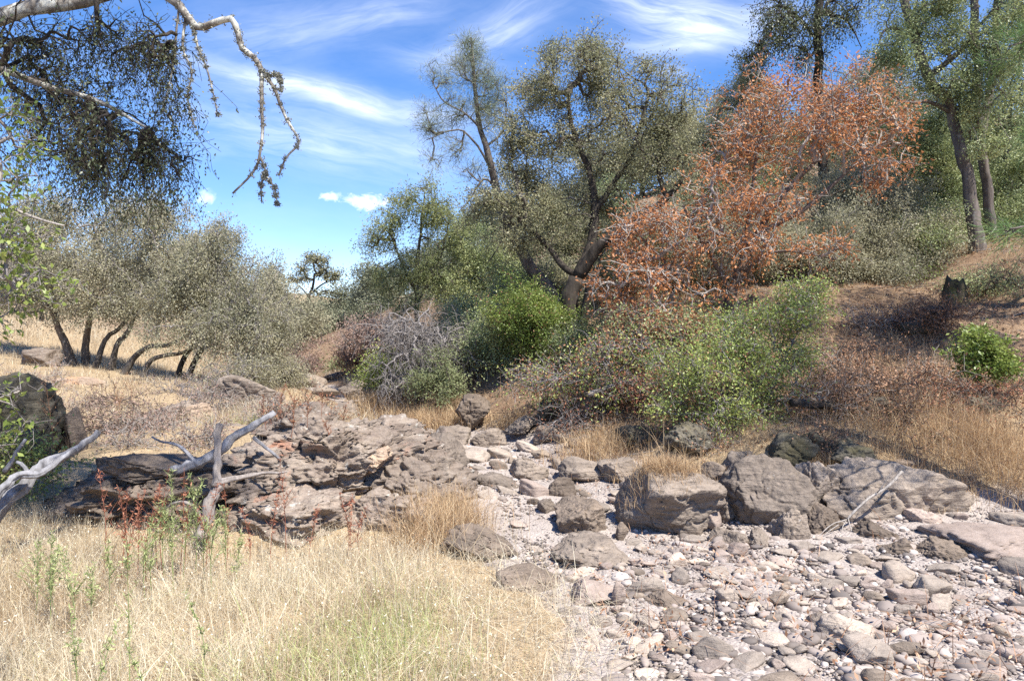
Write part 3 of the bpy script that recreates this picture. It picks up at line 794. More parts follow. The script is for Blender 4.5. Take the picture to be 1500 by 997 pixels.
# --- the middle of the picture
T('oak_tree', 'tall gnarled grey green live oak with dark leaning limbs in the middle', 'tree',
  [('trunk', [(836, 492, 15), (837, 440, 15), (846, 405, 15)], .19, .16),
   ('limb', [(846, 405, 15), (880, 360, 14.8), (930, 322, 14.7), (976, 290, 14.7), (1000, 262, 14.8)], .14, .05),
   ('limb', [(846, 405, 15), (864, 360, 15.1), (871, 310, 15.2), (868, 262, 15.3), (852, 225, 15.4), (838, 185, 15.4), (830, 130, 15.4)], .13, .03),
   ('limb', [(871, 310, 15.2), (900, 268, 15.3), (925, 228, 15.3), (938, 180, 15.3), (950, 140, 15.3)], .08, .025),
   ('limb', [(846, 405, 15), (822, 388, 15), (800, 356, 15.1), (775, 335, 15.2), (735, 322, 15.3)], .08, .03),
   ('limb', [(976, 290, 14.7), (965, 250, 14.9), (975, 210, 15), (990, 170, 15)], .06, .02),
   ('dead_stub', [(852, 490, 14.9), (858, 445, 14.8), (864, 412, 14.7), (870, 398, 14.7)], .1, .07)],
  [(850, 118, 15.4, 72, 48, 1.1, 120), (795, 135, 15.4, 40, 48, .9, 70), (762, 195, 15.4, 38, 50, .9, 80), (905, 165, 15.3, 58, 55, 1.1, 110), (962, 150, 15.2, 48, 50, .9, 80),
   (990, 215, 15, 36, 60, .9, 80), (830, 205, 15.6, 55, 40, 1., 70), (930, 245, 15.2, 55, 40, 1, 80), (728, 308, 15.3, 44, 30, .7, 70), (795, 318, 15.3, 48, 36, .8, 70),
   (880, 300, 15.6, 50, 34, .8, 60), (780, 262, 15.5, 36, 30, .7, 50), (870, 72, 15.3, 18, 14, .3, 18), (812, 80, 15.4, 14, 16, .3, 14), (945, 95, 15.3, 20, 14, .3, 14), (760, 350, 15.5, 40, 20, .6, 30)],
  'oak', 74000, (.05, .027), .1, 'bark_dark', .007, gap=.16, twigmat='bark')
T('pine_tree', 'thin wispy grey pine leaning behind the live oak against the sky', 'tree',
  [('trunk', [(824, 456, 17), (806, 428, 17), (775, 386, 17), (750, 342, 17), (728, 275, 17), (706, 190, 17), (695, 120, 17), (690, 55, 17)], .2, .02),
   ('branch', [(720, 250, 17), (700, 215, 16.9), (670, 190, 16.7), (625, 205, 16.5)], .035, .01),
   ('branch', [(728, 275, 17), (708, 262, 16.9), (690, 290, 16.8), (672, 310, 16.7)], .035, .01),
   ('branch', [(706, 190, 17), (680, 165, 16.8), (650, 148, 16.7), (632, 118, 16.6)], .03, .01),
   ('branch', [(712, 215, 17), (738, 190, 17.1), (742, 140, 17.2)], .03, .01),
   ('branch', [(740, 310, 17), (735, 350, 16.8), (715, 385, 16.7)], .03, .01)],
  [(690, 72, 17, 12, 24, .3, 40), (690, 108, 17, 30, 24, .5, 60), (640, 112, 16.7, 16, 12, .3, 22), (725, 132, 17.1, 18, 26, .4, 40), (655, 165, 16.8, 30, 14, .4, 35), (628, 190, 16.6, 16, 14, .3, 25),
   (700, 158, 17, 30, 18, .5, 45), (728, 185, 17, 20, 20, .4, 25), (665, 215, 16.7, 22, 12, .4, 20), (690, 260, 16.8, 25, 18, .5, 16), (640, 235, 16.6, 14, 8, .3, 10), (715, 330, 16.8, 20, 20, .4, 12)],
  'needle', 15000, (.17, .007), .11, 'bark_pine', .006, gap=.0, leafdirs=True, droop=-.2, tips=2, tiplen=.2, twigmat='bark_pine', leafmax=2)
T('willow_tree', 'slender yellow green willow with feathery top beside the open sky', 'tree',
  [('trunk', [(612, 515, 20), (611, 430, 20), (614, 360, 20), (622, 290, 20)], .1, .02), ('limb', [(611, 430, 20), (590, 390, 20), (570, 340, 20)], .05, .015), ('limb', [(612, 440, 20), (640, 390, 20), (655, 340, 20)], .05, .015)],
  [(616, 300, 20, 40, 30, .9, 80), (578, 345, 20, 40, 30, .9, 80), (645, 340, 20, 40, 40, 1., 90), (590, 390, 20, 38, 30, .9, 60), (648, 400, 20.2, 44, 38, 1, 80), (562, 410, 20, 24, 30, .8, 40), (610, 440, 20, 50, 30, .9, 60), (625, 275, 20, 12, 12, .3, 10)],
  'willow', 25000, (.075, .026), .1, 'bark', .006, gap=.05, droop=.2)
T('willow_tree', 'olive green willow thicket behind the bright round bush', 'tree',
  [('trunk', [(692, 520, 20.5), (690, 450, 20.5), (700, 380, 20.5)], .09, .02), ('limb', [(690, 450, 20.5), (720, 410, 20.6), (740, 370, 20.7)], .05, .015)],
  [(690, 375, 20.5, 40, 34, 1., 70), (720, 400, 20.6, 44, 40, 1, 80), (670, 430, 20.4, 40, 36, 1, 70), (720, 455, 20.4, 44, 34, 1, 60), (690, 490, 20, 40, 26, .9, 40), (680, 335, 20.6, 20, 18, .6, 20)],
  'bay', 40000, (.06, .026), .15, 'bark', .006, gap=.1)
T('bush', 'bright green round bush below the leaning pine trunk', 'bush',
  [('stem', [(786, 530, 14.3), (780, 490, 14.3), (770, 455, 14.3)], .05, .02), ('stem', [(790, 530, 14.4), (800, 480, 14.4), (806, 450, 14.4)], .04, .015)],
  [(765, 448, 14.3, 42, 28, .7, 90), (800, 455, 14.4, 40, 26, .6, 80), (770, 485, 14.2, 36, 26, .6, 60), (745, 460, 14.3, 22, 20, .5, 30), (785, 500, 14.2, 26, 16, .5, 30)],
  'bright', 26000, (.045, .022), .1, 'bark_dark', .004, extra_leaf=('rust', 900), wood='stem', crown='foliage', gap=.1, roots=.1)
T('dead_leaved_tree', 'wide tree covered in dead orange red leaves with pale bare branches', 'tree',
  [('trunk', [(1064, 472, 13.4), (1072, 432, 13.4), (1086, 392, 13.4), (1110, 342, 13.4), (1150, 282, 13.4), (1205, 228, 13.4)], .12, .03),
   ('limb', [(1072, 432, 13.4), (1050, 390, 13.2), (1022, 345, 13.1), (1000, 300, 13)], .06, .02),
   ('limb', [(1086, 392, 13.4), (1098, 310, 13.5), (1108, 230, 13.6), (1122, 150, 13.6)], .06, .015),
   ('limb', [(1110, 342, 13.4), (1180, 305, 13.2), (1250, 242, 13.2), (1305, 205, 13.2)], .055, .015),
   ('limb', [(1060, 452, 13.3), (1010, 420, 13), (960, 370, 12.9), (925, 330, 12.9)], .05, .015),
   ('limb', [(1074, 425, 13.4), (1120, 372, 13), (1180, 372, 12.8), (1225, 380, 12.7)], .04, .012)],
  [(1150, 150, 13.5, 66, 46, .9, 100), (1230, 145, 13.4, 66, 42, .9, 100), (1282, 190, 13.3, 46, 38, .8, 70), (1100, 215, 13.5, 56, 56, .9, 90), (1190, 205, 13.3, 66, 46, .9, 90), (1060, 275, 13.2, 46, 56, .8, 80),
   (1000, 335, 13, 56, 46, .8, 80), (935, 350, 12.9, 42, 40, .7, 60), (915, 420, 12.8, 44, 50, .7, 60), (1000, 425, 12.8, 60, 46, .8, 80), (1130, 300, 13.1, 66, 40, .9, 70), (1200, 362, 12.8, 40, 20, .5, 30),
   (1085, 370, 13, 50, 46, .8, 60), (1290, 245, 13.2, 50, 24, .7, 35), (950, 470, 12.6, 50, 30, .6, 40)],
  'red', 22000, (.068, .032), .075, 'twig_brown', .0065, gap=.12, twigmat='twig_pale', droop=.1, tips=3, tiplen=.3, up=.2)
T('shrub', 'large sprawling green shrub with grey stems above the boulders', 'shrub',
  [('stem', [(1100, 640, 10.4), (1090, 580, 10.5), (1070, 520, 10.6), (1060, 480, 10.7)], .03, .012), ('stem', [(1110, 640, 10.4), (1130, 570, 10.5), (1160, 500, 10.7), (1180, 450, 10.9)], .03, .012),
   ('stem', [(1095, 640, 10.3), (1050, 590, 10.2), (1010, 550, 10.2)], .025, .01), ('stem', [(1108, 640, 10.3), (1160, 600, 10.3), (1180, 560, 10.4)], .02, .01)],
  [(1075, 505, 10.6, 60, 34, .6, 90), (1150, 460, 10.9, 56, 36, .6, 90), (1180, 435, 11, 40, 22, .5, 40), (1020, 545, 10.2, 60, 40, .6, 90), (1100, 555, 10.3, 70, 40, .6, 100), (1165, 520, 10.6, 36, 40, .5, 60),
   (1080, 610, 10, 60, 30, .5, 60), (990, 590, 10, 30, 24, .4, 30), (1110, 470, 10.8, 40, 26, .5, 40)],
  'shrub', 26000, (.042, .021), .075, 'twig_grey', .004, extra_leaf=('rust', 2500), wood='stem', crown='foliage', gap=.16, twigmat='twig_grey', tips=3, tiplen=.22, roots=.1)
T('sapling', 'small fresh green sapling alone on the brown slope', 'shrub',
  [('stem', [(1432, 590, 10.4), (1436, 560, 10.4), (1440, 520, 10.4), (1445, 490, 10.4)], .018, .006)],
  [(1440, 500, 10.4, 26, 18, .25, 30), (1425, 525, 10.4, 26, 16, .3, 30), (1460, 525, 10.4, 24, 16, .3, 30), (1440, 545, 10.3, 36, 14, .3, 25)],
  'bright', 5200, (.06, .03), .05, 'twig_brown', .003, wood='stem', crown='foliage', gap=0, tiplen=.14, roots=.1)
T('twiggy_bush', 'leafless grey bush of drooping twigs beside the dry channel', 'bush',
  [('stem', [(612, 590, 15), (606, 540, 15), (596, 490, 15), (590, 465, 15)], .03, .01), ('stem', [(618, 590, 15), (626, 530, 15), (640, 480, 15)], .03, .01)],
  [(585, 480, 15, 44, 26, .7, 90), (630, 480, 15, 40, 30, .7, 80), (605, 510, 14.8, 56, 34, .8, 110), (590, 550, 14.6, 40, 30, .6, 60), (660, 525, 14.8, 40, 30, .6, 50)],
  None, 0, bark='twig_grey', twig_r=.0055, wood='stem', tips=3, tiplen=.35, droop=.5, hang=.7, gap=0, twigmat='twig_grey', roots=.1, bf=.1)
T('bush', 'dry bush with brownish pink leaves at the channel bend', 'bush',
  [('stem', [(545, 545, 18.5), (543, 510, 18.5), (545, 480, 18.5)], .03, .01)],
  [(545, 480, 18.5, 32, 24, .8, 70), (530, 502, 18.3, 26, 20, .7, 50), (565, 500, 18.3, 26, 24, .7, 50)],
  'pinkish', 7000, (.06, .03), .1, 'twig_grey', .006, wood='stem', crown='foliage', gap=0, twigmat='twig_grey', tips=3, roots=.1)
T('bush', 'sage green leafy bush under the grey twigs', 'bush',
  [('stem', [(642, 600, 14.2), (640, 570, 14.2), (640, 545, 14.2)], .02, .008)],
  [(640, 545, 14.2, 26, 26, .5, 60), (622, 562, 14.1, 18, 18, .4, 30), (655, 570, 14.1, 20, 18, .4, 30)],
  'sage', 6000, (.06, .022), .07, 'twig_brown', .004, wood='stem', crown='foliage', gap=0, roots=.1)
T('bush', 'olive leafy bush at the foot of the dry pink bush', 'bush',
  [('stem', [(575, 585, 15.8), (572, 560, 15.8), (568, 535, 15.8)], .02, .008)],
  [(570, 535, 15.8, 28, 20, .5, 50), (545, 548, 15.8, 20, 18, .5, 30), (590, 548, 15.7, 22, 20, .5, 30)],
  'shrub', 6000, (.06, .026), .08, 'twig_brown', .004, wood='stem', crown='foliage', gap=0, roots=.1)
T('undergrowth_bush', 'tangle of bare dark twigs with a few rusty leaves below the oak', 'bush',
  [('stem', [(905, 600, 11.9), (900, 560, 11.9), (890, 520, 11.9)], .025, .01), ('stem', [(940, 600, 11.9), (955, 560, 11.9), (960, 520, 11.9)], .02, .008), ('stem', [(850, 595, 12.2), (845, 560, 12.2), (835, 530, 12.2)], .02, .008)],
  [(885, 530, 12, 60, 34, .6, 110), (950, 520, 11.9, 50, 36, .6, 100), (840, 550, 12.2, 50, 30, .5, 80), (910, 570, 11.8, 70, 24, .5, 80), (790, 555, 12.6, 44, 26, .5, 60)],
  'rust', 3600, (.05, .026), .08, 'twig_grey', .0045, wood='stem', crown='foliage', gap=0, twigmat='twig_grey', tips=3, tiplen=.3, droop=.2, roots=.1, extra_leaf=('shrub', 5000))
T('undergrowth_bush', 'rusty leaved low bush between the oak foot and the green shrub', 'bush',
  [('stem', [(985, 560, 12.2), (980, 520, 12.2), (975, 480, 12.2)], .02, .008)],
  [(960, 480, 12.3, 46, 30, .5, 70), (1010, 490, 12.2, 36, 30, .5, 60), (915, 485, 12.5, 36, 30, .5, 50)],
  'rust', 5000, (.055, .028), .08, 'twig_grey', .0045, wood='stem', crown='foliage', gap=0, twigmat='twig_grey', tips=3, roots=.1, extra_leaf=('bay', 5000))
T('undergrowth_bush', 'olive bush screening the foot of the live oak', 'bush',
  [('stem', [(870, 545, 13.6), (872, 515, 13.6), (876, 490, 13.6)], .02, .008)],
  [(872, 492, 13.6, 44, 26, .5, 70), (905, 510, 13.4, 36, 24, .5, 50), (840, 515, 13.8, 30, 20, .5, 40)],
  'bay', 10000, (.05, .024), .09, 'twig_grey', .0045, wood='stem', crown='foliage', gap=0, roots=.1)
T('dry_bush', 'low dry straw coloured bush on the slope beside the green shrub', 'bush',
  [('stem', [(1275, 600, 10.2), (1278, 575, 10.2), (1285, 550, 10.2)], .015, .006)],
  [(1270, 555, 10.3, 50, 30, .6, 90), (1320, 565, 10.2, 40, 26, .5, 60), (1230, 580, 10.1, 30, 24, .4, 40)],
  'litter', 3600, (.04, .02), .07, 'twig_brown', .0035, wood='stem', crown='foliage', gap=0, twigmat='twig_brown', tips=3, tiplen=.25, roots=.1)
T('dry_bush', 'brown dead bush in the shade below the small sapling', 'bush',
  [('stem', [(1390, 620, 9.8), (1395, 600, 9.8), (1400, 580, 9.8)], .015, .006)],
  [(1400, 585, 9.9, 50, 24, .5, 70), (1460, 590, 9.8, 40, 24, .5, 60)],
  'rust', 2200, (.04, .02), .07, 'twig_brown', .0035, wood='stem', crown='foliage', gap=0, twigmat='twig_brown', tips=3, tiplen=.25, roots=.1)

for lab, px, py, D, w, h_, mt, nl, tw in [
    ('straw tangle hanging over the dark fallen log', 1235, 590, 10.0, 60, 30, 'litter', 1800, 'twig_pale'), ('straw tangle on the slope above the dark fallen log', 1225, 545, 10.9, 56, 30, 'litter', 1800, 'twig_pale'),
    ('pale dry tangle beside the green sapling', 1370, 560, 10.3, 60, 30, 'litter', 1800, 'twig_pale'),
    ('sparse straw bush in the sunny patch of the slope', 1290, 470, 13.2, 50, 20, 'litter', 1500, 'twig_pale'), ('dark brown brush under the dry bush on the slope', 1310, 605, 9.7, 50, 24, 'litter', 1400, 'twig_brown'),
    ('grey dead brush leaning on the shaded bedrock wall', 300, 640, 9.6, 46, 26, 'pinkish', 1500, 'twig_pale'), ('pinkish grey brush between the pale boulder and the shaded wall', 215, 628, 10.4, 60, 22, 'pinkish', 2200, 'twig_pale'),
    ('brown brush beside the small pointed dark stone', 150, 622, 10.2, 50, 26, 'pinkish', 1600, 'twig_brown'), ('tall thin brown brush before the leaning twin stems', 170, 585, 13, 40, 30, 'pinkish', 1200, 'twig_brown'),
    ('thin grey brush by the orange earth ledge', 70, 560, 14, 50, 26, 'pinkish', 1600, 'twig_pale'), ('grey brush hugging the low pinkish rock', 390, 612, 11.2, 40, 20, 'pinkish', 1200, 'twig_pale'), ('low grey brush on the flat beside the green tuft', 300, 588, 12.8, 44, 20, 'pinkish', 1500, 'twig_pale'),
    ('grey dead brush in the shade behind the silver log', 190, 650, 9.4, 60, 26, 'pinkish', 900, 'twig_pale'), ('pinkish dry brush in the pale grass before the tan trunk', 120, 600, 12.5, 50, 24, 'pinkish', 1200, 'twig_pale'),
    ('grey twiggy brush at the foot of the arching oak', 262, 570, 14.5, 60, 26, 'pinkish', 700, 'twig_grey'), ('grey twiggy brush below the twig curtain', 325, 562, 14.5, 44, 24, 'pinkish', 700, 'twig_grey'),
    ('thin brown brush standing in front of the grey brown boulder', 240, 615, 11.4, 60, 24, 'pinkish', 800, 'twig_brown'), ('dry reddish brush covering the bedrock crest', 440, 606, 10.6, 56, 22, 'rust', 1500, 'twig_brown'),
    ('tangled straw brush hanging over the mossy boulder', 1196, 648, 9.2, 50, 26, 'litter', 900, 'twig_brown'), ('tangled straw brush above the pocked boulder', 1330, 640, 9.3, 60, 26, 'litter', 1000, 'twig_brown'),
    ('brown brush with dark gaps at the end of the bank', 1470, 640, 9.3, 60, 26, 'rust', 900, 'twig_brown'), ('dry brown brush under the green shrub at the rock edge', 1060, 650, 9.7, 60, 24, 'litter', 1200, 'twig_grey'),
    ('bare brown brush at the shaded foot of the bank', 850, 610, 11.7, 60, 26, 'rust', 900, 'twig_grey'), ('wispy straw brush in the middle of the brown slope', 1250, 520, 11.6, 60, 26, 'litter', 1600, 'twig_brown'),
    ('dark leafy low bush in the shade at the border above the log', 10, 665, 7.6, 70, 34, 'shrub', 4200, 'twig_brown'), ('low olive bush at the border on the bank', 1500, 560, 10.6, 50, 30, 'bay', 2500, 'twig_brown'),
    ('little green bush growing high on the brown slope', 1350, 402, 16.4, 40, 12, 'bright', 1500, 'twig_brown')]:
    g = G(px, D); by = HZ - (g[2] - CZ) * F / D
    T('dry_bush' if 'brush' in lab else 'bush', lab, 'bush', [('stem', [(px, by, D), (px + 4, (by + py) / 2, D), (px + 8, py, D)], .012, .005), ('stem', [(px - 8, by, D), (px - 16, (by + py) / 2, D), (px - 24, py, D)], .01, .005)],
      [(px, py, D, w, h_, .4, 70), (px - w * .3, py + h_ * .7, D, w * .6, h_ * .6, .3, 30), (px + w * .3, py + h_ * .7, D, w * .6, h_ * .6, .3, 30)],
      mt, nl, (.04, .02), .06, 'twig_brown', .0032, wood='stem', crown='foliage', gap=0, twigmat=tw, tips=3, tiplen=.26, roots=.1)

def bush(name, lab, px, D, w, hh, mt, nl, ls=.06, tw='twig_grey', grp=None, cat='bush', n=80):
    g = G(px, D); by = HZ - (g[2] - CZ) * F / D
    T(name, lab, cat, [('stem', [(px, by, D), (px + 5, by - hh * .3, D), (px + 8, by - hh * .6, D)], .035, .012), ('stem', [(px - 8, by, D), (px - 20, by - hh * .3, D), (px - 28, by - hh * .55, D)], .03, .01)],
      [(px, by - hh * .62, D, w, hh * .38, .9, n), (px - w * .55, by - hh * .35, D, w * .6, hh * .32, .8, n // 2), (px + w * .55, by - hh * .35, D, w * .6, hh * .32, .8, n // 2)],
      mt, nl, (ls, ls * .48), .11, 'twig_brown', .005, group=grp, wood='stem', crown='foliage', gap=.02, twigmat=tw, tips=3, tiplen=.3, roots=.1)


g1, g2, g3 = 'grey green thicket shrubs behind the dead orange tree', 'leafy hillside shrubs under the slope trees', 'olive thicket shrubs below the leaning pine'
for k_, (px, D, w, hh, mt) in enumerate([(905, 17, 46, 110, 'oak'), (965, 17.4, 46, 120, 'oak_grey'), (1025, 17, 50, 120, 'oak_grey'), (1095, 16.4, 50, 110, 'oak_grey'), (1155, 16.8, 50, 110, 'oak_grey'), (1215, 17, 50, 120, 'oak_grey'), (1270, 17.2, 50, 120, 'oak_grey'), (1330, 17.6, 44, 100, 'bay')]):
    bush('thicket_shrub', 'grey green thicket shrub on the slope behind the dead orange tree', px, D, w, hh, mt, 17000, .055, grp=g1)
for px, D, w, hh, mt in [(850, 22, 50, 130, 'oak'), (930, 22.5, 54, 140, 'bay'), (1010, 22, 56, 140, 'oak'), (1090, 21, 56, 150, 'bay'), (1170, 21, 56, 150, 'oak_grey'), (1250, 20.5, 56, 150, 'oak_grey'), (1330, 20.5, 50, 130, 'bay'), (1490, 21, 50, 80, 'bay')]:
    bush('thicket_shrub', 'leafy shrub on the upper slope under the hillside trees', px, D, w, hh, mt, 16000, .065, grp=g2)
for px, D, w, hh, mt in [(700, 17, 40, 90, 'bay'), (745, 17.5, 44, 110, 'bay'), (660, 18, 36, 90, 'oak_grey'), (815, 18, 40, 90, 'oak')]:
    bush('thicket_shrub', 'olive thicket shrub on the bank below the leaning pine', px, D, w, hh, mt, 15000, .055, grp=g3)
bush('thicket_shrub', 'bushy green growth spilling down the bank beside the bright round bush', 725, 15.2, 36, 90, 'bay', 14000, .05)
bush('thicket_shrub', 'shady grey growth filling the hollow behind the grey twiggy bush', 670, 16, 40, 80, 'oak_grey', 12000, .05)
bush('dry_bush', 'reddish brown dry bush far up the channel beside the golden grass', 440, 24, 24, 40, 'pinkish', 6000, .07)
bush('dry_bush', 'rusty dry bush on the bank above the far golden grass', 520, 22, 22, 44, 'rust', 5000, .06)
bush('bush', 'olive bush on the bank between the far golden grass and the willow', 560, 22.5, 30, 60, 'oak_grey', 9000, .06)
bush('bush', 'dusty green bush behind the dry pink bush', 590, 19.5, 30, 70, 'bay', 10000, .055)
bush('bush', 'grey green bush low under the twig curtain beside the channel', 405, 19, 36, 46, 'oak_grey', 9000, .055)
bush('bush', 'grey leafy scrub on the grass under the grey oak trunks', 350, 15.6, 40, 50, 'oak_grey', 9000, .05)
bush('bush', 'leafy low scrub spreading in front of the red tree foot', 1050, 12.4, 50, 70, 'shrub', 9000, .045)
bush('bush', 'mixed rusty scrub between the green shrub and the undergrowth', 985, 11.4, 44, 60, 'rust', 4200, .045)
bush('dry_bush', 'pale straw bush on the slope behind the sapling', 1380, 12.8, 50, 40, 'litter', 3200, .045, 'twig_brown')
bush('bush', 'dark green bush crouching beside the mossy stump', 1440, 14.6, 36, 34, 'bay', 6000, .045, 'twig_brown')

# --- the wooded slope on the far side
T('oak_tree', 'dark trunked tree bending overhead at the side with yellow green leaves', 'tree',
  [('trunk', [(1434, 376, 17), (1426, 312, 17), (1412, 238, 17), (1394, 165, 17), (1362, 112, 17), (1338, 52, 17), (1318, -30, 17)], .16, .09),
   ('limb', [(1394, 165, 17), (1360, 150, 16.7), (1325, 150, 16.4), (1300, 130, 16.2)], .06, .02), ('limb', [(1362, 112, 17), (1410, 70, 16.7), (1450, 20, 16.5)], .08, .03), ('limb', [(1338, 52, 17), (1300, 42, 16.7), (1285, 70, 16.5)], .05, .015)],
  [(1385, 60, 16.7, 46, 36, .9, 60), (1440, 110, 16.6, 46, 46, .9, 70), (1390, 130, 16.5, 30, 20, .6, 30), (1345, 20, 16.7, 56, 26, .9, 60), (1440, 190, 16.4, 40, 40, .8, 50), (1300, 85, 16.4, 24, 20, .5, 30), (1460, 30, 16.5, 44, 36, .9, 50), (1400, -60, 17, 120, 50, 2., 80)],
  'bay', 44000, (.06, .03), .12, 'bark_pine', .007, gap=.2, grown_from=.5)
T('pine_tree', 'straight dark pine trunk beside the bending tree', 'tree',
  [('trunk', [(1456, 368, 17.8), (1446, 280, 17.6), (1434, 180, 17.5), (1430, 80, 17.5), (1424, -60, 17.5)], .12, .08), ('limb', [(1436, 210, 17.5), (1452, 120, 17.6), (1458, 30, 17.6), (1462, -60, 17.6)], .1, .06)],
  [(1440, -80, 17.6, 100, 60, 1.8, 70), (1480, 0, 17.6, 40, 40, .9, 30)], 'needle_g', 12000, (.2, .01), .06, 'bark_pine', .007, gap=0, grown_from=.6, leafmax=2)
for k, (lab, px, by, D, hh, blobs, mt, nl) in enumerate([
    ('pale grey green bay thicket behind the dead orange tree', 1285, 390, 18.5, 300, [(1250, 300, 18, 50, 40, 1, 70), (1300, 330, 18, 56, 40, 1, 80), (1350, 350, 17.6, 50, 34, .9, 70), (1290, 270, 18.5, 46, 30, 1, 60), (1240, 360, 17.6, 50, 30, .9, 60), (1320, 385, 17, 50, 20, .7, 40), (1240, 395, 16.8, 50, 22, .7, 40), (1290, 400, 16.6, 40, 16, .6, 30)], 'oak_grey', 34000),
    ('green bay tree filling the gap beside the bending trunk', 1375, 385, 19.5, 200, [(1350, 240, 19.3, 44, 50, 1.1, 80), (1385, 300, 19, 40, 50, 1, 80), (1340, 190, 19.5, 40, 40, 1, 60), (1400, 350, 18.5, 36, 30, .8, 40), (1380, 200, 19.6, 40, 40, 1, 50)], 'bay', 30000),
    ('dense leafy tree at the side behind the pine trunk', 1478, 350, 20, 150, [(1480, 160, 20, 50, 60, 1.3, 80), (1470, 260, 19.8, 44, 50, 1.2, 80), (1500, 310, 19.5, 40, 36, 1, 60), (1510, 80, 20, 60, 60, 1.4, 70), (1465, 320, 19.4, 36, 24, .8, 40)], 'bay', 34000),
    ('dark oak on the slope behind the live oak crown', 1045, 420, 21.5, 200, [(1040, 200, 21.5, 50, 50, 1.3, 80), (1085, 150, 21.8, 46, 40, 1.2, 70), (1020, 280, 21.3, 50, 50, 1.2, 70), (1080, 240, 21.5, 50, 50, 1.2, 60), (1070, 330, 21, 60, 50, 1.2, 70), (1100, 115, 22, 26, 20, .8, 25)], 'oak', 34000),
    ('olive oak on the slope above the dead orange tree', 1270, 370, 23, 150, [(1260, 110, 23, 60, 40, 1.4, 70), (1310, 150, 22.8, 50, 46, 1.3, 70), (1230, 180, 22.8, 60, 50, 1.3, 70), (1290, 230, 22.4, 60, 50, 1.3, 70), (1170, 240, 22.5, 60, 60, 1.3, 70)], 'oak', 36000),
    ('shaded oak on the slope behind the leaning pine foot', 780, 440, 22, 330, [(770, 350, 22, 50, 40, 1.2, 70), (740, 400, 21.8, 40, 40, 1.1, 60), (820, 330, 22.5, 50, 50, 1.2, 70), (880, 360, 22.3, 60, 50, 1.2, 70), (810, 400, 21.6, 60, 30, 1, 60), (900, 410, 21, 50, 40, 1, 60), (850, 440, 20, 60, 26, .9, 50)], 'oak', 36000),
    ('grey green oak on the slope behind the orange leaved limbs', 970, 440, 19.5, 330, [(960, 340, 19.5, 60, 40, 1.2, 70), (1020, 380, 19.2, 60, 40, 1.1, 70), (930, 400, 19, 50, 40, 1.1, 60), (1090, 410, 18.5, 60, 34, 1, 60), (1000, 430, 18.3, 60, 26, .9, 50), (1150, 400, 18.3, 50, 34, .9, 50)], 'oak_grey', 34000)]):
    T('bay_tree' if mt != 'oak' else 'oak_tree', lab, 'tree', [('trunk', [(px, by, D), (px - 4, (by + hh) / 2, D), (px + 4, hh, D)], .12, .03)], blobs, mt, int(nl * 1.7), (.058, .028), .16, 'bark', .007, gap=.1)
T('pine_tree', 'dark trunked pine with drooping leafy boughs above the dead orange tree', 'tree',
  [('trunk', [(1212, 380, 21), (1205, 200, 21), (1198, 100, 21), (1200, 0, 21), (1202, -60, 21)], .17, .1), ('branch', [(1198, 60, 21), (1160, 20, 20.7), (1125, 50, 20.4), (1100, 85, 20.3)], .05, .012), ('branch', [(1200, 20, 21), (1240, 30, 20.8), (1262, 70, 20.6)], .05, .012)],
  [(1130, 50, 20.4, 30, 20, .8, 40), (1108, 75, 20.3, 22, 18, .6, 35), (1160, 30, 20.6, 40, 20, .8, 40), (1150, 5, 20.6, 50, 14, .9, 40), (1240, 30, 20.7, 36, 24, .8, 40), (1180, 80, 20.7, 30, 20, .6, 25), (1250, -20, 21, 60, 30, 1, 40)],
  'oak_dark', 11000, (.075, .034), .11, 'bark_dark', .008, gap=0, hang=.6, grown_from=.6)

for lab, px, by, D, r0 in [('spreading oak added beyond the border to cast shade on the slope', 1830, 330, 11.5, .2)]:  # oak added mostly out of view, for dappled shade on the slope
    gz = HZ - (G(px, D)[2] - CZ) * F / D
    T('oak_tree', lab, 'tree', [('trunk', [(px, gz, D), (px - 10, gz - 260, D), (px - 40, gz - 480, D)], r0, .1), ('limb', [(px - 10, gz - 240, D), (px - 120, gz - 380, D - .3), (px - 240, gz - 430, D - .5)], .1, .04)],
      [(px - 60, gz - 560, D, 170, 100, 1.8, 100), (px - 210, gz - 470, D - .6, 130, 90, 1.5, 100), (px + 80, gz - 480, D, 140, 90, 1.5, 70), (px - 90, gz - 450, D - 1.6, 150, 80, 1.2, 80)], 'bay', 22000, (.08, .042), .14, 'bark', .008, gap=.15, grown_from=.5)

# --- the drooping grey oaks across the channel and the far valley
LO = 'drooping grey oaks on the straw hillside'
T('oak_tree', 'outermost drooping grey oak with a leaning trunk on the straw hillside', 'tree', [('trunk', [(108, 530, 18), (98, 505, 18), (86, 480, 18), (60, 420, 18)], .12, .04)],
  [(35, 350, 18, 60, 60, 1.4, 110), (20, 420, 17.8, 50, 36, 1.2, 70), (70, 310, 18.3, 40, 40, 1.1, 60), (75, 420, 17.6, 40, 36, 1, 60)], 'oak_grey', 36000, (.052, .026), .11, 'bark_tan', .006, LO, hang=.45, gap=.15, tips=1, twigmat='twig_grey')
T('oak_tree', 'upright tan trunked oak among the drooping grey oaks', 'tree', [('trunk', [(127, 530, 18.3), (126, 505, 18.3), (131, 470, 18.3), (140, 410, 18.3)], .11, .04)],
  [(135, 320, 18.4, 60, 46, 1.3, 100), (110, 380, 18.2, 46, 46, 1.1, 80), (170, 370, 18, 50, 44, 1.1, 80), (150, 430, 17.8, 50, 30, 1, 60)], 'oak_grey', 36000, (.052, .026), .11, 'bark_tan', .006, LO, hang=.4, gap=.15, tips=1, twigmat='twig_grey')
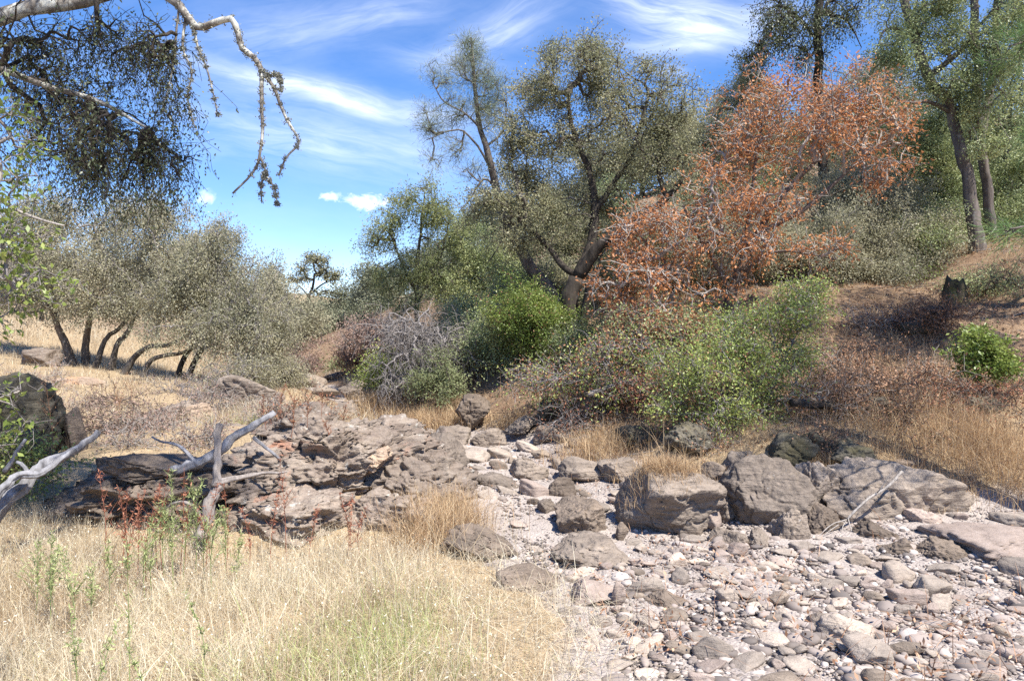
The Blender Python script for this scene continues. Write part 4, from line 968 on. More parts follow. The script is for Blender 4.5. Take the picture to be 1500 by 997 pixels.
T('oak_tree', 'twin stemmed grey oak leaning beside the tan trunk', 'tree', [('trunk', [(138, 530, 17.8), (154, 498, 17.8), (176, 480, 17.8), (205, 440, 17.8)], .08, .03), ('trunk', [(160, 537, 17.4), (172, 507, 17.4), (188, 484, 17.4), (210, 430, 17.4)], .085, .03)],
  [(215, 320, 17.8, 56, 46, 1.2, 90), (190, 390, 17.6, 46, 40, 1.1, 70), (245, 370, 17.5, 50, 46, 1.2, 90), (220, 440, 17.2, 50, 26, 1, 60)], 'oak_grey', 36000, (.052, .026), .11, 'bark', .006, LO, hang=.45, gap=.15, tips=1, twigmat='twig_grey')
T('oak_tree', 'arching low grey oak with bowed trunks over the grass', 'tree', [('trunk', [(176, 548, 16.8), (200, 519, 16.8), (220, 508, 16.8), (250, 503, 16.8), (290, 480, 16.8)], .085, .03), ('trunk', [(206, 553, 16.5), (222, 528, 16.5), (260, 518, 16.5), (300, 505, 16.4)], .07, .03)],
  [(300, 375, 17, 46, 46, 1.1, 90), (285, 430, 16.8, 56, 36, 1.1, 90), (325, 345, 17.2, 26, 24, .7, 30), (270, 470, 16.5, 46, 20, .8, 50)], 'oak_grey', 36000, (.052, .026), .11, 'bark', .006, LO, hang=.5, gap=.15, tips=1, twigmat='twig_grey', grown_from=.5)
T('oak_tree', 'grey oak trailing a dark curtain of twigs down to the boulder', 'tree', [('trunk', [(257, 545, 17), (272, 520, 17), (300, 490, 17), (330, 450, 17)], .075, .03), ('trunk', [(268, 547, 16.7), (297, 511, 16.7), (330, 480, 16.7), (360, 450, 16.7)], .08, .03)],
  [(355, 415, 17, 46, 46, 1.1, 90), (395, 450, 16.8, 40, 40, 1, 80), (345, 470, 16.4, 44, 30, .9, 80), (385, 490, 16.2, 36, 22, .8, 50), (330, 390, 17.2, 30, 40, .8, 40)], 'oak_grey', 36000, (.052, .026), .11, 'bark_dark', .006, LO, hang=.75, gap=.15, tips=1, twigmat='twig_grey', grown_from=.5)
for lab, px, by, D, blobs, mt, nl, ls in [
    ('grey green oak next beyond the trailing curtain oak', 425, 525, 25, [(415, 440, 25, 34, 40, 1.3, 80), (440, 470, 25, 30, 34, 1.2, 70), (405, 490, 24.5, 34, 24, 1.1, 50), (395, 405, 25.5, 24, 20, .9, 30)], 'oak_grey', 18000, .08),
    ('dense distant oak closing the valley on its open side', 470, 500, 38, [(470, 460, 38, 26, 24, 1.6, 60), (450, 480, 37, 24, 20, 1.5, 50), (495, 480, 37, 24, 20, 1.4, 50)], 'far', 13000, .12),
    ('distant olive oak on the far slope below the open sky', 515, 490, 40, [(512, 448, 40, 24, 26, 1.6, 60), (530, 470, 39, 24, 26, 1.5, 50), (495, 455, 40, 16, 18, 1.2, 30)], 'far', 13000, .12),
    ('distant oak partly behind the willow', 548, 490, 36, [(545, 420, 36, 22, 36, 1.5, 60), (555, 460, 35, 28, 26, 1.5, 60)], 'far', 13000, .11),
    ('distant hill tree hidden behind the willow thicket', 640, 480, 32, [(620, 460, 32, 40, 30, 1.6, 70), (660, 430, 32, 40, 34, 1.6, 70), (700, 420, 31, 40, 40, 1.6, 70), (670, 380, 33, 30, 30, 1.4, 40)], 'far', 20000, .11),
    ('straw coloured bush at the foot of the far slope', 470, 535, 30, [(470, 515, 30, 26, 14, 1., 40), (445, 520, 29, 18, 12, .9, 30)], 'pinkish', 5000, .09),
    ('low green bush beside the far golden grass', 505, 545, 24, [(505, 535, 24, 18, 10, .7, 30), (520, 528, 24, 14, 10, .6, 20)], 'sage', 3500, .08),
    ('oak standing far up the straw hillside behind the trunks', 60, 470, 30, [(50, 400, 30, 46, 50, 2, 90), (110, 410, 31, 50, 40, 2, 80), (0, 420, 29, 40, 46, 1.8, 70), (-50, 400, 29, 50, 60, 2, 60)], 'oak_grey', 26000, .09),
    ('oak on the hillside glimpsed above the arching oak', 230, 480, 30, [(200, 410, 30, 50, 36, 2, 80), (260, 410, 30, 46, 40, 1.8, 80), (320, 430, 29, 40, 40, 1.6, 70), (370, 450, 28, 36, 36, 1.5, 60)], 'oak_grey', 26000, .09)]:
    T('bush' if 'bush' in lab else 'oak_tree', lab, 'bush' if 'bush' in lab else 'tree', [('trunk', [(px, by, D), (px + 3, by - 25, D), (px, by - 50, D)], .13 if 'bush' not in lab else .04, .03)], blobs, mt, nl, (ls, ls * .5), .2, 'bark', .01, gap=.05, tiplen=.4, roots=.3)
T('oak_tree', 'lone airy dark oak silhouetted against the sky above the valley', 'tree',
  [('trunk', [(450, 460, 40), (452, 440, 40), (458, 420, 40), (461, 400, 40)], .14, .05), ('limb', [(455, 430, 40), (475, 415, 40), (495, 408, 40)], .06, .02), ('limb', [(453, 435, 40), (440, 420, 40), (430, 410, 40)], .05, .02)],
  [(462, 382, 40, 18, 10, .8, 40), (490, 405, 40, 16, 7, .7, 30), (435, 410, 40, 14, 6, .6, 26), (475, 398, 40, 14, 8, .6, 24), (450, 392, 40, 10, 6, .5, 16), (480, 430, 40, 22, 6, .8, 24)], 'oak', 3200, (.13, .07), .14, 'bark_dark', .014, gap=0, tiplen=.3)

# far wooded hillsides: each tree its own object
fk = 0
for (px, D, hpx, wpx, mt, lab) in [
    (560, 48, 50, 40, 'far', 'rounded far oak on the ridge behind the willow'), (610, 50, 60, 46, 'far', 'far oak on the ridge left of the leaning pine'), (660, 46, 70, 46, 'far', 'far ridge oak seen through the willow tops'),
    (720, 42, 90, 50, 'far', 'far ridge oak below the leaning pine crown'), (780, 40, 100, 60, 'oak', 'ridge oak seen through the live oak branches'), (860, 38, 110, 60, 'oak', 'ridge oak behind the live oak fork'),
    (940, 36, 120, 60, 'oak', 'ridge oak behind the limb reaching over the orange tree'), (1020, 34, 120, 60, 'oak', 'ridge oak beside the dark slope oak'), (1120, 32, 120, 60, 'oak', 'ridge oak right behind the orange crown'),
    (1210, 32, 130, 70, 'bay', 'ridge tree behind the drooping pine'), (1320, 30, 150, 70, 'bay', 'ridge tree behind the bending trunk'), (1410, 29, 150, 70, 'bay', 'ridge tree behind the straight pine'), (1490, 28, 150, 70, 'bay', 'ridge tree at the outer edge')]:
    g = G(px, D); by = HZ - (g[2] - CZ) * F / D
    T('oak_tree' if mt != 'bay' else 'bay_tree', lab, 'tree', [('trunk', [(px, by, D), (px + 3, by - hpx * .3, D), (px, by - hpx * .55, D)], .15, .05)],
      [(px, by - hpx * .65, D, wpx * .8, hpx * .34, 1.8, 70), (px - wpx * .45, by - hpx * .42, D, wpx * .5, hpx * .28, 1.5, 50), (px + wpx * .45, by - hpx * .42, D, wpx * .5, hpx * .28, 1.5, 50), (px, by - hpx * .25, D - .5, wpx * .7, hpx * .2, 1.5, 40)],
      mt, 17000, (.11, .06), .26, 'bark', .012, gap=.05, tiplen=.5, roots=.2, group='trees along the far ridge')

# --- near things: the overhanging oak, the leafy shrub and the pine at the borders
T('oak_tree', 'overhanging oak with dark hanging leaves and a crooked lichen covered dead branch', 'tree',
  [('trunk', [(-420, 700, 6.2), (-400, 450, 6.2), (-360, 250, 6.3), (-260, 80, 6.4)], .26, .16),
   ('limb', [(-300, 140, 6.35), (-150, 62, 6.4), (0, 28, 6.4), (60, 12, 6.45), (120, 0, 6.5), (200, -14, 6.5), (240, -8, 6.5)], .1, .045),
   ('dead_branch', [(236, -10, 6.5), (262, 8, 6.5), (285, 38, 6.45), (312, 34, 6.42), (340, 28, 6.4), (350, 48, 6.4), (354, 70, 6.4), (372, 84, 6.4), (384, 106, 6.4)], .04, .022),
   ('dead_branch', [(384, 106, 6.4), (383, 150, 6.4), (386, 195, 6.4), (380, 235, 6.4), (362, 262, 6.4), (341, 283, 6.4)], .02, .008),
   ('dead_branch', [(381, 230, 6.4), (389, 252, 6.4), (382, 272, 6.4), (384, 298, 6.4)], .011, .006), ('dead_branch', [(388, 256, 6.4), (402, 275, 6.4), (406, 298, 6.4)], .009, .006),
   ('dead_branch', [(384, 106, 6.4), (402, 128, 6.4), (410, 152, 6.4), (420, 178, 6.4), (437, 206, 6.4), (418, 232, 6.4), (408, 258, 6.4)], .018, .008),
   ('dead_branch', [(392, 110, 6.4), (408, 112, 6.4), (410, 130, 6.4)], .008, .005),
   ('dead_branch', [(284, 40, 6.45), (290, 70, 6.45), (302, 98, 6.45), (312, 135, 6.45), (319, 168, 6.45)], .012, .004),
   ('dead_branch', [(272, 24, 6.5), (268, 70, 6.5), (282, 105, 6.5), (275, 140, 6.5), (286, 188, 6.5)], .014, .005),
   ('dead_branch', [(262, 10, 6.5), (256, 80, 6.5), (246, 130, 6.5), (240, 160, 6.5), (256, 178, 6.5)], .012, .004),
   ('limb', [(-260, 80, 6.4), (-200, -200, 6.0), (50, -500, 5.2), (400, -700, 4.6), (720, -800, 4.3)], .15, .05),
   ('limb', [(-150, 62, 6.4), (-40, 90, 6.3), (60, 120, 6.2), (150, 150, 6.2), (220, 190, 6.2)], .05, .012)],
  [(50, 62, 6.4, 70, 30, .6, 70), (160, 50, 6.4, 70, 34, .6, 80), (225, 75, 6.4, 34, 44, .5, 50), (80, 130, 6.3, 80, 30, .6, 70), (150, 180, 6.2, 70, 34, .6, 80), (215, 225, 6.2, 46, 30, .5, 50), (60, 200, 6.3, 50, 40, .5, 40), (250, 150, 6.4, 22, 30, .3, 12), (170, 240, 6.2, 50, 24, .4, 40), (265, 235, 6.2, 26, 30, .3, 14), (120, 230, 6.3, 60, 20, .4, 26),
   (420, -800, 4.3, 220, 90, .8, 100), (680, -820, 4.2, 180, 90, .7, 80), (180, -640, 4.8, 200, 90, .9, 80), (-60, -500, 5.2, 200, 90, 1., 60), (230, -470, 5.7, 190, 70, .8, 90), (0, -440, 5.8, 190, 70, .9, 90)],  # overhead crown out of view, added to shade the bedrock wall and side boulder
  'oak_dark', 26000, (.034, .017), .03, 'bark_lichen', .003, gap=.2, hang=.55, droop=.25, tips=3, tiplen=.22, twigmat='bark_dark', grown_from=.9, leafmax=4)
oak_over = bpy.data.objects['oak_tree']
lich = [o for o in bpy.data.objects if o.parent and o.name.startswith('dead_branch')]
lp = []
for o in lich:
    co = np.empty(len(o.data.vertices) * 3, np.float32); o.data.vertices.foreach_get('co', co); co = co.reshape(-1, 3) + np.array(o.parent.location)
    lp.append(co[rng.integers(0, len(co), 1100)])
lp = np.concatenate(lp) + rng.normal(size=(1100 * len(lich), 3)) * .011
lp = lp[fbm(lp * 14, 2, 8) > -.1]
V, Q = leaves(lp, .02, .012, .2, .1)
mesh_obj('lichen', V, Q, M['lichen'], lich[0].parent, rnd=rng.random(len(lp)))

T('shrub', 'near shrub with glossy bright green leaves reaching in at the border', 'shrub',
  [('stem', [(-260, 900, 3.1), (-230, 700, 3.1), (-150, 520, 3.1), (-80, 420, 3.1), (-20, 330, 3.1), (0, 250, 3.1)], .03, .008), ('branch', [(-70, 270, 3.1), (0, 294, 3.1), (30, 312, 3.1), (70, 325, 3.1), (98, 332, 3.1)], .012, .004),
   ('branch', [(-150, 520, 3.1), (-60, 470, 3.1), (20, 420, 3.1), (60, 395, 3.1)], .012, .003), ('branch', [(-230, 700, 3.1), (-100, 640, 3.1), (-20, 590, 3.1), (30, 572, 3.1)], .01, .003)],
  [(0, 130, 3.1, 22, 30, .1, 10), (30, 190, 3.1, 36, 26, .12, 18), (20, 260, 3.1, 46, 36, .15, 26), (20, 350, 3.1, 50, 30, .2, 36), (30, 400, 3.1, 54, 36, .25, 50), (0, 450, 3.1, 36, 26, .2, 24), (-60, 320, 3.1, 60, 120, .3, 60), (24, 574, 3.1, 18, 12, .05, 8), (-40, 600, 3.1, 40, 40, .2, 24), (-10, 640, 3.1, 30, 30, .2, 14)],
  'bright', 1500, (.034, .018), .022, 'twig_pale', .0018, wood='stem', crown='foliage', gap=0, tips=2, tiplen=.07, twigmat='twig_grey', roots=.1, leafmax=3)
T('pine_tree', 'green needled pine reaching in from the border above the slope', 'tree',
  [('trunk', [(1690, 720, 7.2), (1700, 400, 7.2), (1700, 100, 7.2), (1700, -200, 7.2), (1710, -480, 7.2)], .13, .05),
   ('branch', [(1698, 150, 7.2), (1600, 90, 7), (1520, 60, 6.9), (1484, 66, 6.8)], .03, .008), ('branch', [(1700, 400, 7.2), (1600, 350, 7), (1530, 330, 6.9), (1478, 335, 6.8)], .03, .008), ('branch', [(1700, 280, 7.2), (1600, 210, 7), (1530, 180, 6.9), (1500, 182, 6.8)], .03, .008)],
  [(1500, 62, 6.85, 28, 34, .3, 16), (1500, 335, 6.85, 34, 18, .3, 16), (1515, 190, 6.85, 26, 30, .3, 14), (1600, 100, 7, 60, 40, .6, 30), (1600, 330, 7, 60, 60, .6, 30), (1700, -150, 7.2, 160, 120, 1.2, 80), (1720, -350, 7.2, 140, 120, 1.2, 80), (1640, -20, 7.2, 100, 60, .8, 40)],  # upper crown out of view, made tall to shade the boulder bank
  'needle_g', 17000, (.15, .005), .04, 'bark_pine', .005, gap=0, leafdirs=True, leafmax=2, tiplen=.16, grown_from=.3)


# ------------------------------------------------------------------ dead wood, stump
def limbs(name, label, cat, parts, mat):
    root = None
    for i, (pn, pts, r0, r1) in enumerate(parts):
        W = np.array([P(*p) for p in pts]); sp = spline(W, .04)
        s = np.linspace(0, 1, len(sp))
        sp = sp + np.stack([fbm(v3(s * 9 + i * 3, s * 0), 3, 90 + k) for k in range(3)], 1) * r0 * .5
        if root is None: root = empty(name, sp[0]); tag(root, label, cat)
        V, Q, Tt = sweep(sp, (r0 + (r1 - r0) * s) * .9, 22 if r0 > .015 else 9, .2, 60 + i, 0, 1.3)
        mesh_obj(pn, V, [Q, Tt], M[mat], root, smooth=True)
    return root


limbs('dead_log', 'silver grey split dead log sloping up from the border', 'log',
      [('log', [(-50, 800, 6.2), (10, 728, 6.4), (70, 682, 6.6), (112, 656, 6.8), (140, 628, 6.95)], .085, .028), ('split_limb', [(-40, 780, 6.1), (20, 700, 6.3), (60, 690, 6.4), (110, 660, 6.65)], .05, .02), ('stub', [(44, 700, 6.5), (36, 684, 6.5), (24, 676, 6.5)], .025, .014)], 'deadwood')
limbs('dead_branch', 'short silver dead stub standing at the border above the log', 'branch', [('branch', [(8, 690, 7.2), (22, 668, 7.2), (36, 642, 7.2)], .03, .015)], 'deadwood')
limbs('dead_branch', 'pale forked dead branch standing upright against the outcrop', 'branch',
      [('branch', [(296, 790, 6.75), (306, 748, 6.8), (318, 708, 6.9)], .068, .045), ('fork', [(316, 712, 6.88), (320, 680, 7), (317, 650, 7.05), (322, 622, 7.1)], .044, .032), ('fork', [(318, 706, 6.9), (350, 698, 6.95), (385, 694, 7), (420, 690, 7.05)], .03, .008), ('fork', [(300, 760, 6.8), (270, 735, 6.85), (240, 745, 6.9)], .03, .012)], 'deadwood_tan')
limbs('dead_log', 'bleached dead log lying across the crest of the outcrop', 'log',
      [('log', [(255, 690, 7.3), (300, 672, 7.4), (345, 640, 7.55), (378, 618, 7.7), (400, 602, 7.8)], .055, .035), ('branch', [(290, 680, 7.35), (262, 652, 7.4), (235, 646, 7.5), (222, 640, 7.5)], .025, .008), ('branch', [(372, 640, 7.5), (395, 660, 7.4), (410, 672, 7.35)], .02, .012)], 'deadwood')
limbs('dead_branch', 'pale forked dead branch lying against the pocked boulder', 'branch',
      [('branch', [(1322, 690, 7.75), (1300, 712, 7.65), (1270, 732, 7.55), (1240, 760, 7.5)], .016, .012), ('twig', [(1240, 760, 7.5), (1215, 770, 7.4), (1190, 795, 7.3), (1172, 802, 7.2)], .007, .003), ('twig', [(1242, 758, 7.5), (1250, 785, 7.35), (1260, 812, 7.2)], .007, .003), ('twig', [(1240, 760, 7.5), (1232, 780, 7.4), (1240, 800, 7.3)], .006, .003), ('twig', [(1285, 722, 7.55), (1300, 700, 7.5), (1312, 680, 7.5)], .007, .003), ('twig', [(1228, 768, 7.4), (1205, 785, 7.3), (1195, 805, 7.2)], .005, .002)], 'twig_pale')
limbs('fallen_trunk', 'grey fallen limb lying in brush below the green shrub', 'log', [('limb', [(862, 578, 11.6), (905, 562, 11.6), (950, 556, 11.6)], .04, .02)], 'deadwood_tan')
limbs('fallen_trunk', 'dark fallen log on the slope under the green shrub', 'log', [('limb', [(1160, 590, 9.9), (1200, 592, 9.9), (1245, 600, 9.8)], .06, .04)], 'bark_dark')
limbs('stick', 'thin bare stick lying on the pale pebbles near the border', 'stick', [('stick', [(1448, 884, 5.4), (1470, 896, 5.3), (1496, 908, 5.2)], .008, .004)], 'twig_brown')
g = G(1398, 14.2)
tr = np.array([g + [0, 0, -.2], g + [0, 0, .2], g + [.03, 0, .5]])
V, Q, Tt = sweep(spline(tr, .05), np.linspace(.2, .15, len(spline(tr, .05))), 26, .13, 5, .6)
V[:, 2] += np.where(V[:, 2] > g[2] + .3, .16 * fbm(v3(V[:, 0] * 14, V[:, 1] * 14), 3, 6), 0)
o = mesh_obj('tree_stump', V, [Q, Tt], M['stump'], origin=g, smooth=True); tag(o, 'mossy dark tree stump on the slope below the pine trunks', 'stump')


# ------------------------------------------------------------------ grass and other uncountable cover
def blades(x, y, h, w, lean=.45, z=None, sink=.03):
    n = len(x)
    z = H(x, y) - sink if z is None else z
    b = np.stack([x, y, z], 1)
    a = rng.uniform(0, 6.283, n); d = np.stack([np.cos(a), np.sin(a), np.zeros(n)], 1)
    ln = np.abs(rng.normal(size=n)) * lean
    fa = rng.uniform(0, 6.283, n); s = np.stack([np.cos(fa), np.sin(fa), np.zeros(n)], 1)
    V = []
    for t, wt in ((0, 1), (.4, .9), (.75, .6), (1, .12)):
        p = b + d * (ln * h * t ** 1.9)[:, None]; p[:, 2] += h * (t - .28 * ln * t * t).clip(0)
        V += [p + s * (w * wt * .5)[:, None], p - s * (w * wt * .5)[:, None]]
    tip = (V[-1] + V[-2]) / 2
    V = np.stack(V, 1).reshape(-1, 3)
    o_ = (np.arange(n) * 8)[:, None]
    Q = np.concatenate([o_ + np.array([[0, 1, 3, 2]]), o_ + np.array([[2, 3, 5, 4]]), o_ + np.array([[4, 5, 7, 6]])], 1).reshape(-1, 4)
    return V, Q, tip


def free(x, y, m=.8):
    k = np.ones(len(x), bool)
    for fx, fy, rx, ry in FOOT: k &= ((x - fx) / (rx * m)) ** 2 + ((y - fy) / (ry * m)) ** 2 > 1
    return k


def clumpy(n, xr, yr, f=1.3, thr=-.1, seed=1):
    x = rng.uniform(*xr, n); y = rng.uniform(*yr, n)
    k = fbm(v3(x * f, y * f), 3, seed) > thr + .25 * rng.normal(size=n)
    return x[k], y[k]


# foreground meadow
x, y = clumpy(170000, (-7.5, 1.2), (1.2, 8.2), 1.4, -.3, 21)
k = (creek_sd(x, y) < .12 - .5 * rng.random(len(x)) ** .6) & (np.abs(x + .2) < .78 * y + 1.2) & free(x, y, .72) & (y < 7.35 + .15 * rng.normal(size=len(x))) & ~((y > 6.9) & (x > -.75))
x, y = x[k], y[k]
edge = np.clip((-creek_sd(x, y)) / 1.0, .0, 1)
pat = fbm(v3(x * .8, y * .8), 3, 33)
hgt = (.12 + .2 * edge + .14 * np.clip(pat, -1, 1) + .1 * np.clip((-x - 1.5) / 2.5, 0, 1)) * rng.uniform(.45, 1.25, len(x))
hgt = np.clip(hgt, .06, .75) * np.where(y > 6.6, .6, 1)
lat = np.where(fbm(v3(x * .7 + 7, y * .7), 2, 55) > .0, .9, .55)
V, Q, tip = blades(x, y, hgt, rng.uniform(.0022, .005, len(x)) * np.where(rng.random(len(x)) < .12, 1.7, 1), lat)
gpx = CX + x / y * F; gpy = HZ + (CZ - .3) / y * F
green = 1.25 * np.exp(-(((x + .75) / .6) ** 2 + ((y - 4.5) / .9) ** 2)) + .5 * np.exp(-(((x + 1.6) / .6) ** 2 + ((y - 3.6) / .6) ** 2)) + .7 * np.exp(-(((x - .75) / .3) ** 2 + ((y - 3.9) / .4) ** 2))
isg = rng.random(len(x)) < green * .6
hgt *= (.75 + .7 * np.clip(fbm(v3(x * 3.2, y * 3.2), 2, 19) + .2, -.6, .8))
rust = (fbm(v3(x * .9, y * .9 + 40), 2, 12) > .22) | ((x > -.3) & (rng.random(len(x)) < .5)) | ((x < -3.2) & (rng.random(len(x)) < .4))
rn = np.where(isg, rng.uniform(.82, 1., len(x)), np.clip(.12 * fbm(v3(x * 4, y * 4), 2, 66), -.1, .1) + np.where(rust, rng.uniform(.15, .65, len(x)), rng.uniform(.4, .79, len(x))))
xx = rng.uniform(-6, 2.2, 26000); yy = rng.uniform(1.5, 7.3, 26000)
kk = (creek_sd(xx, yy) < .15 + .5 * rng.random(len(xx)) ** 2.5) & free(xx, yy, .8)
xx, yy = xx[kk], yy[kk]
fl = rng.random(len(xx)) < .8
V2, Q2, _t = blades(xx, yy, rng.uniform(.12, .42, len(xx)), rng.uniform(.0025, .005, len(xx)), np.where(fl, 2.2, .5))
V2[:, 2] = np.maximum(V2[:, 2], np.repeat(H(xx, yy), 8) - .02)
rn2 = rng.uniform(.3, .79, len(xx)); Q = np.concatenate([Q, Q2 + len(V)]); V = np.concatenate([V, V2]); rn = np.concatenate([rn, rn2])
o = mesh_obj('dry_grass', V, Q, M['straw'], rnd=np.repeat(rn, 3))
tag(o, 'meadow of bleached straw grass with greenish patches in the foreground', 'grass', kind='stuff')
sel = rng.choice(len(tip), 9000, replace=False)
c = tip[sel] + rng.normal(size=(len(sel), 3)) * .012
V, Q = leaves(c, .022, .008, .3, .4)
o = mesh_obj('grass_seed_heads', V, Q, M['husk'], rnd=rng.random(len(c)))
tag(o, 'pale nodding seed heads over the straw meadow', 'grass', kind='stuff')

# pale grass on the far side of the outcrop and up the hillside
x, y = clumpy(160000, (-16, -.5), (8.1, 26), .8, -.25, 31)
k = (np.abs(x) < .75 * y + 1.5) & free(x, y, .8) & (creek_sd(x, y) < -.2) & (rng.random(len(x)) < np.clip(14 / y, .3, 1))
k &= (x < -.9 - (y - 8) * .17) & ((x < -5) | (y > 10.3) | ((x < -3.2) & (y < 9.6)) | (rng.random(len(x)) < .25))
x, y = x[k], y[k]
V, Q, _t = blades(x, y, rng.uniform(.06, .3, len(x)) * (1 + .9 * fbm(v3(x * .7, y * .7), 2, 3)), rng.uniform(.003, .006, len(x)) * (y / 9).clip(1, 2.2), .6)
o = mesh_obj('dry_grass', V, Q, M['straw'], rnd=np.repeat(np.where(np.exp(-(((x + 3.9) / .5) ** 2 + ((y - 10.8) / .4) ** 2)) > rng.random(len(x)), .9, rng.uniform(.0, .79, len(x))), 3))
tag(o, 'pale straw grass on the flat under the drooping grey oaks', 'grass', kind='stuff')

# golden grass along the boulder bank and thin grass on the brown slope
xs, ys, hs = [], [], []
for (px, D, spx, sd, n, h_) in [(980, 8.1, 26, .16, 1600, .2), (900, 10.6, 40, .25, 1500, .36), (870, 11.2, 26, .3, 800, .3), (1090, 9.4, 50, .25, 900, .22), (1220, 8.95, 36, .2, 1500, .26), (1320, 9.0, 30, .25, 1400, .3), (1420, 8.9, 36, .3, 2600, .38), (1480, 8.6, 40, .4, 2800, .36),
                            (1000, 8.9, 30, .2, 1200, .25), (565, 15.2, 26, .4, 2600, .5), (640, 13.6, 30, .35, 2200, .45), (600, 14.4, 30, .4, 1400, .35), (1180, 8.7, 26, .2, 900, .2), (1350, 8.2, 40, .15, 700, .18), (745, 12.9, 16, .2, 500, .35), (1270, 10, 80, .5, 3000, .25), (655, 7.5, 34, .3, 1500, .42), (630, 7.1, 30, .3, 1300, .5), (1380, 9.6, 50, .3, 1200, .3)]:
    cx = (px - CX) / F * D
    xs.append(cx + rng.normal(size=n) * spx / F * D); ys.append(D + rng.normal(size=n) * sd); hs.append(h_ * rng.uniform(.4, 1.2, n))
x, y, hgt = np.concatenate(xs), np.concatenate(ys), np.concatenate(hs)
z = H(x, y) - .03
# the tuft that grows on the boulder's top
n0 = 1600
top = P(980, 690, 8.0)[2]
tb = bpy.data.objects['boulder']; tv = np.array([v.co[:] for v in tb.data.vertices]) + np.array(tb.location)
tv = tv[tv[:, 2] > np.median(tv[:, 2])]
x[:n0] = 1.60 + rng.normal(size=n0) * .16; y[:n0] = 7.75 + rng.normal(size=n0) * .12
for i0 in range(n0):
    q_ = np.hypot(tv[:, 0] - x[i0], tv[:, 1] - y[i0]); z[i0] = tv[q_.argsort()[:4], 2].max() - .02
V, Q, _t = blades(x, y, hgt, rng.uniform(.003, .006, len(x)) * (y / 8).clip(1, 1.8), .75, z)
o = mesh_obj('golden_grass', V, Q, M['gold'], rnd=np.repeat(rng.random(len(x)), 3)); tag(o, 'golden dry grass tufts along the boulder bank and the channel edge', 'grass', kind='stuff')
x, y = clumpy(90000, (.8, 13), (9.2, 20), 1.1, -.05, 41)
k = (x < .74 * y + .8) & free(x, y, .8) & (x > 1.2 + (y - 11).clip(0) * .1 - (y < 9.5) * 0)
x, y = x[k], y[k]
V, Q, _t = blades(x, y, rng.uniform(.05, .24, len(x)) * (1 + 1.2 * (y < 11.6) + .8 * (fbm(v3(x * .9, y * .9), 2, 88) > .1)), rng.uniform(.004, .008, len(x)), 1.1)
o = mesh_obj('slope_grass', V, Q, M['gold'], rnd=np.repeat(rng.random(len(x)), 3)); tag(o, 'short thin brownish grass on the shaded slope', 'grass', kind='stuff')
n = 90000
x = rng.uniform(-1.5, 14, n); y = rng.uniform(9.3, 22, n); k = (x < .74 * y + .8) & (creek_sd(x, y) < -.3) & (fbm(v3(x, y), 3, 71) > -.25 + .2 * rng.normal(size=n))
x, y = x[k], y[k]
V, Q = leaves(np.stack([x, y, H(x, y) + rng.uniform(0, .04, len(x))], 1), .06, .035, 1.6, 0)
o = mesh_obj('leaf_litter', V, Q, M['litter'], rnd=rng.random(len(x))); tag(o, 'brown fallen leaves covering the wooded slope', 'leaf litter', kind='stuff')


n = 5200
x = rng.uniform(-3, 12, n); y = rng.uniform(9.2, 20, n); k = (x < .74 * y + .5) & (creek_sd(x, y) < -.15)
x, y = x[k], y[k]; n = len(x)
A = np.stack([x, y, H(x, y) + .01], 1); an = rng.uniform(0, 6.28, n); ln = rng.uniform(.12, .7, n)
x2, y2 = x + np.cos(an) * ln, y + np.sin(an) * ln
Bq = np.stack([x2, y2, H(x2, y2) + rng.uniform(0, .12, n)], 1)
V, Q = frusta(A, Bq, rng.uniform(.003, .009, n), rng.uniform(.002, .004, n), 4)
o = mesh_obj('twig_litter', V, Q, M['twig_grey']); tag(o, 'grey fallen twigs strewn over the wooded slope', 'twig litter', kind='stuff')

n = 2600
D = 3.8 * (12 / 3.8) ** rng.random(n); x = (rng.uniform(640, 1540, n) - CX) / F * D
k = (creek_sd(x, D) > 0) & (fbm(v3(x * 1.4, D * 1.4), 2, 23) > -.05); x, D = x[k], D[k]
V, Q = leaves(np.stack([x, D, H(x, D) + rng.uniform(-.02, .03, len(x))], 1), .045, .018, 1.6, 0)
xx, yy = x[::3] + .05, D[::3]
V2, Q2, _t = blades(xx, yy, rng.uniform(.1, .3, len(xx)), rng.uniform(.003, .006, len(xx)), 2.4)
V2[:, 2] = np.maximum(V2[:, 2], np.repeat(H(xx, yy), 8) - .01)
o = mesh_obj('leaf_litter', np.concatenate([V, V2]), np.concatenate([Q, Q2 + len(V)]), M['litter'], rnd=rng.random(len(Q) + len(Q2))); tag(o, 'scattered dry leaves and straw caught among the creek stones', 'leaf litter', kind='stuff')

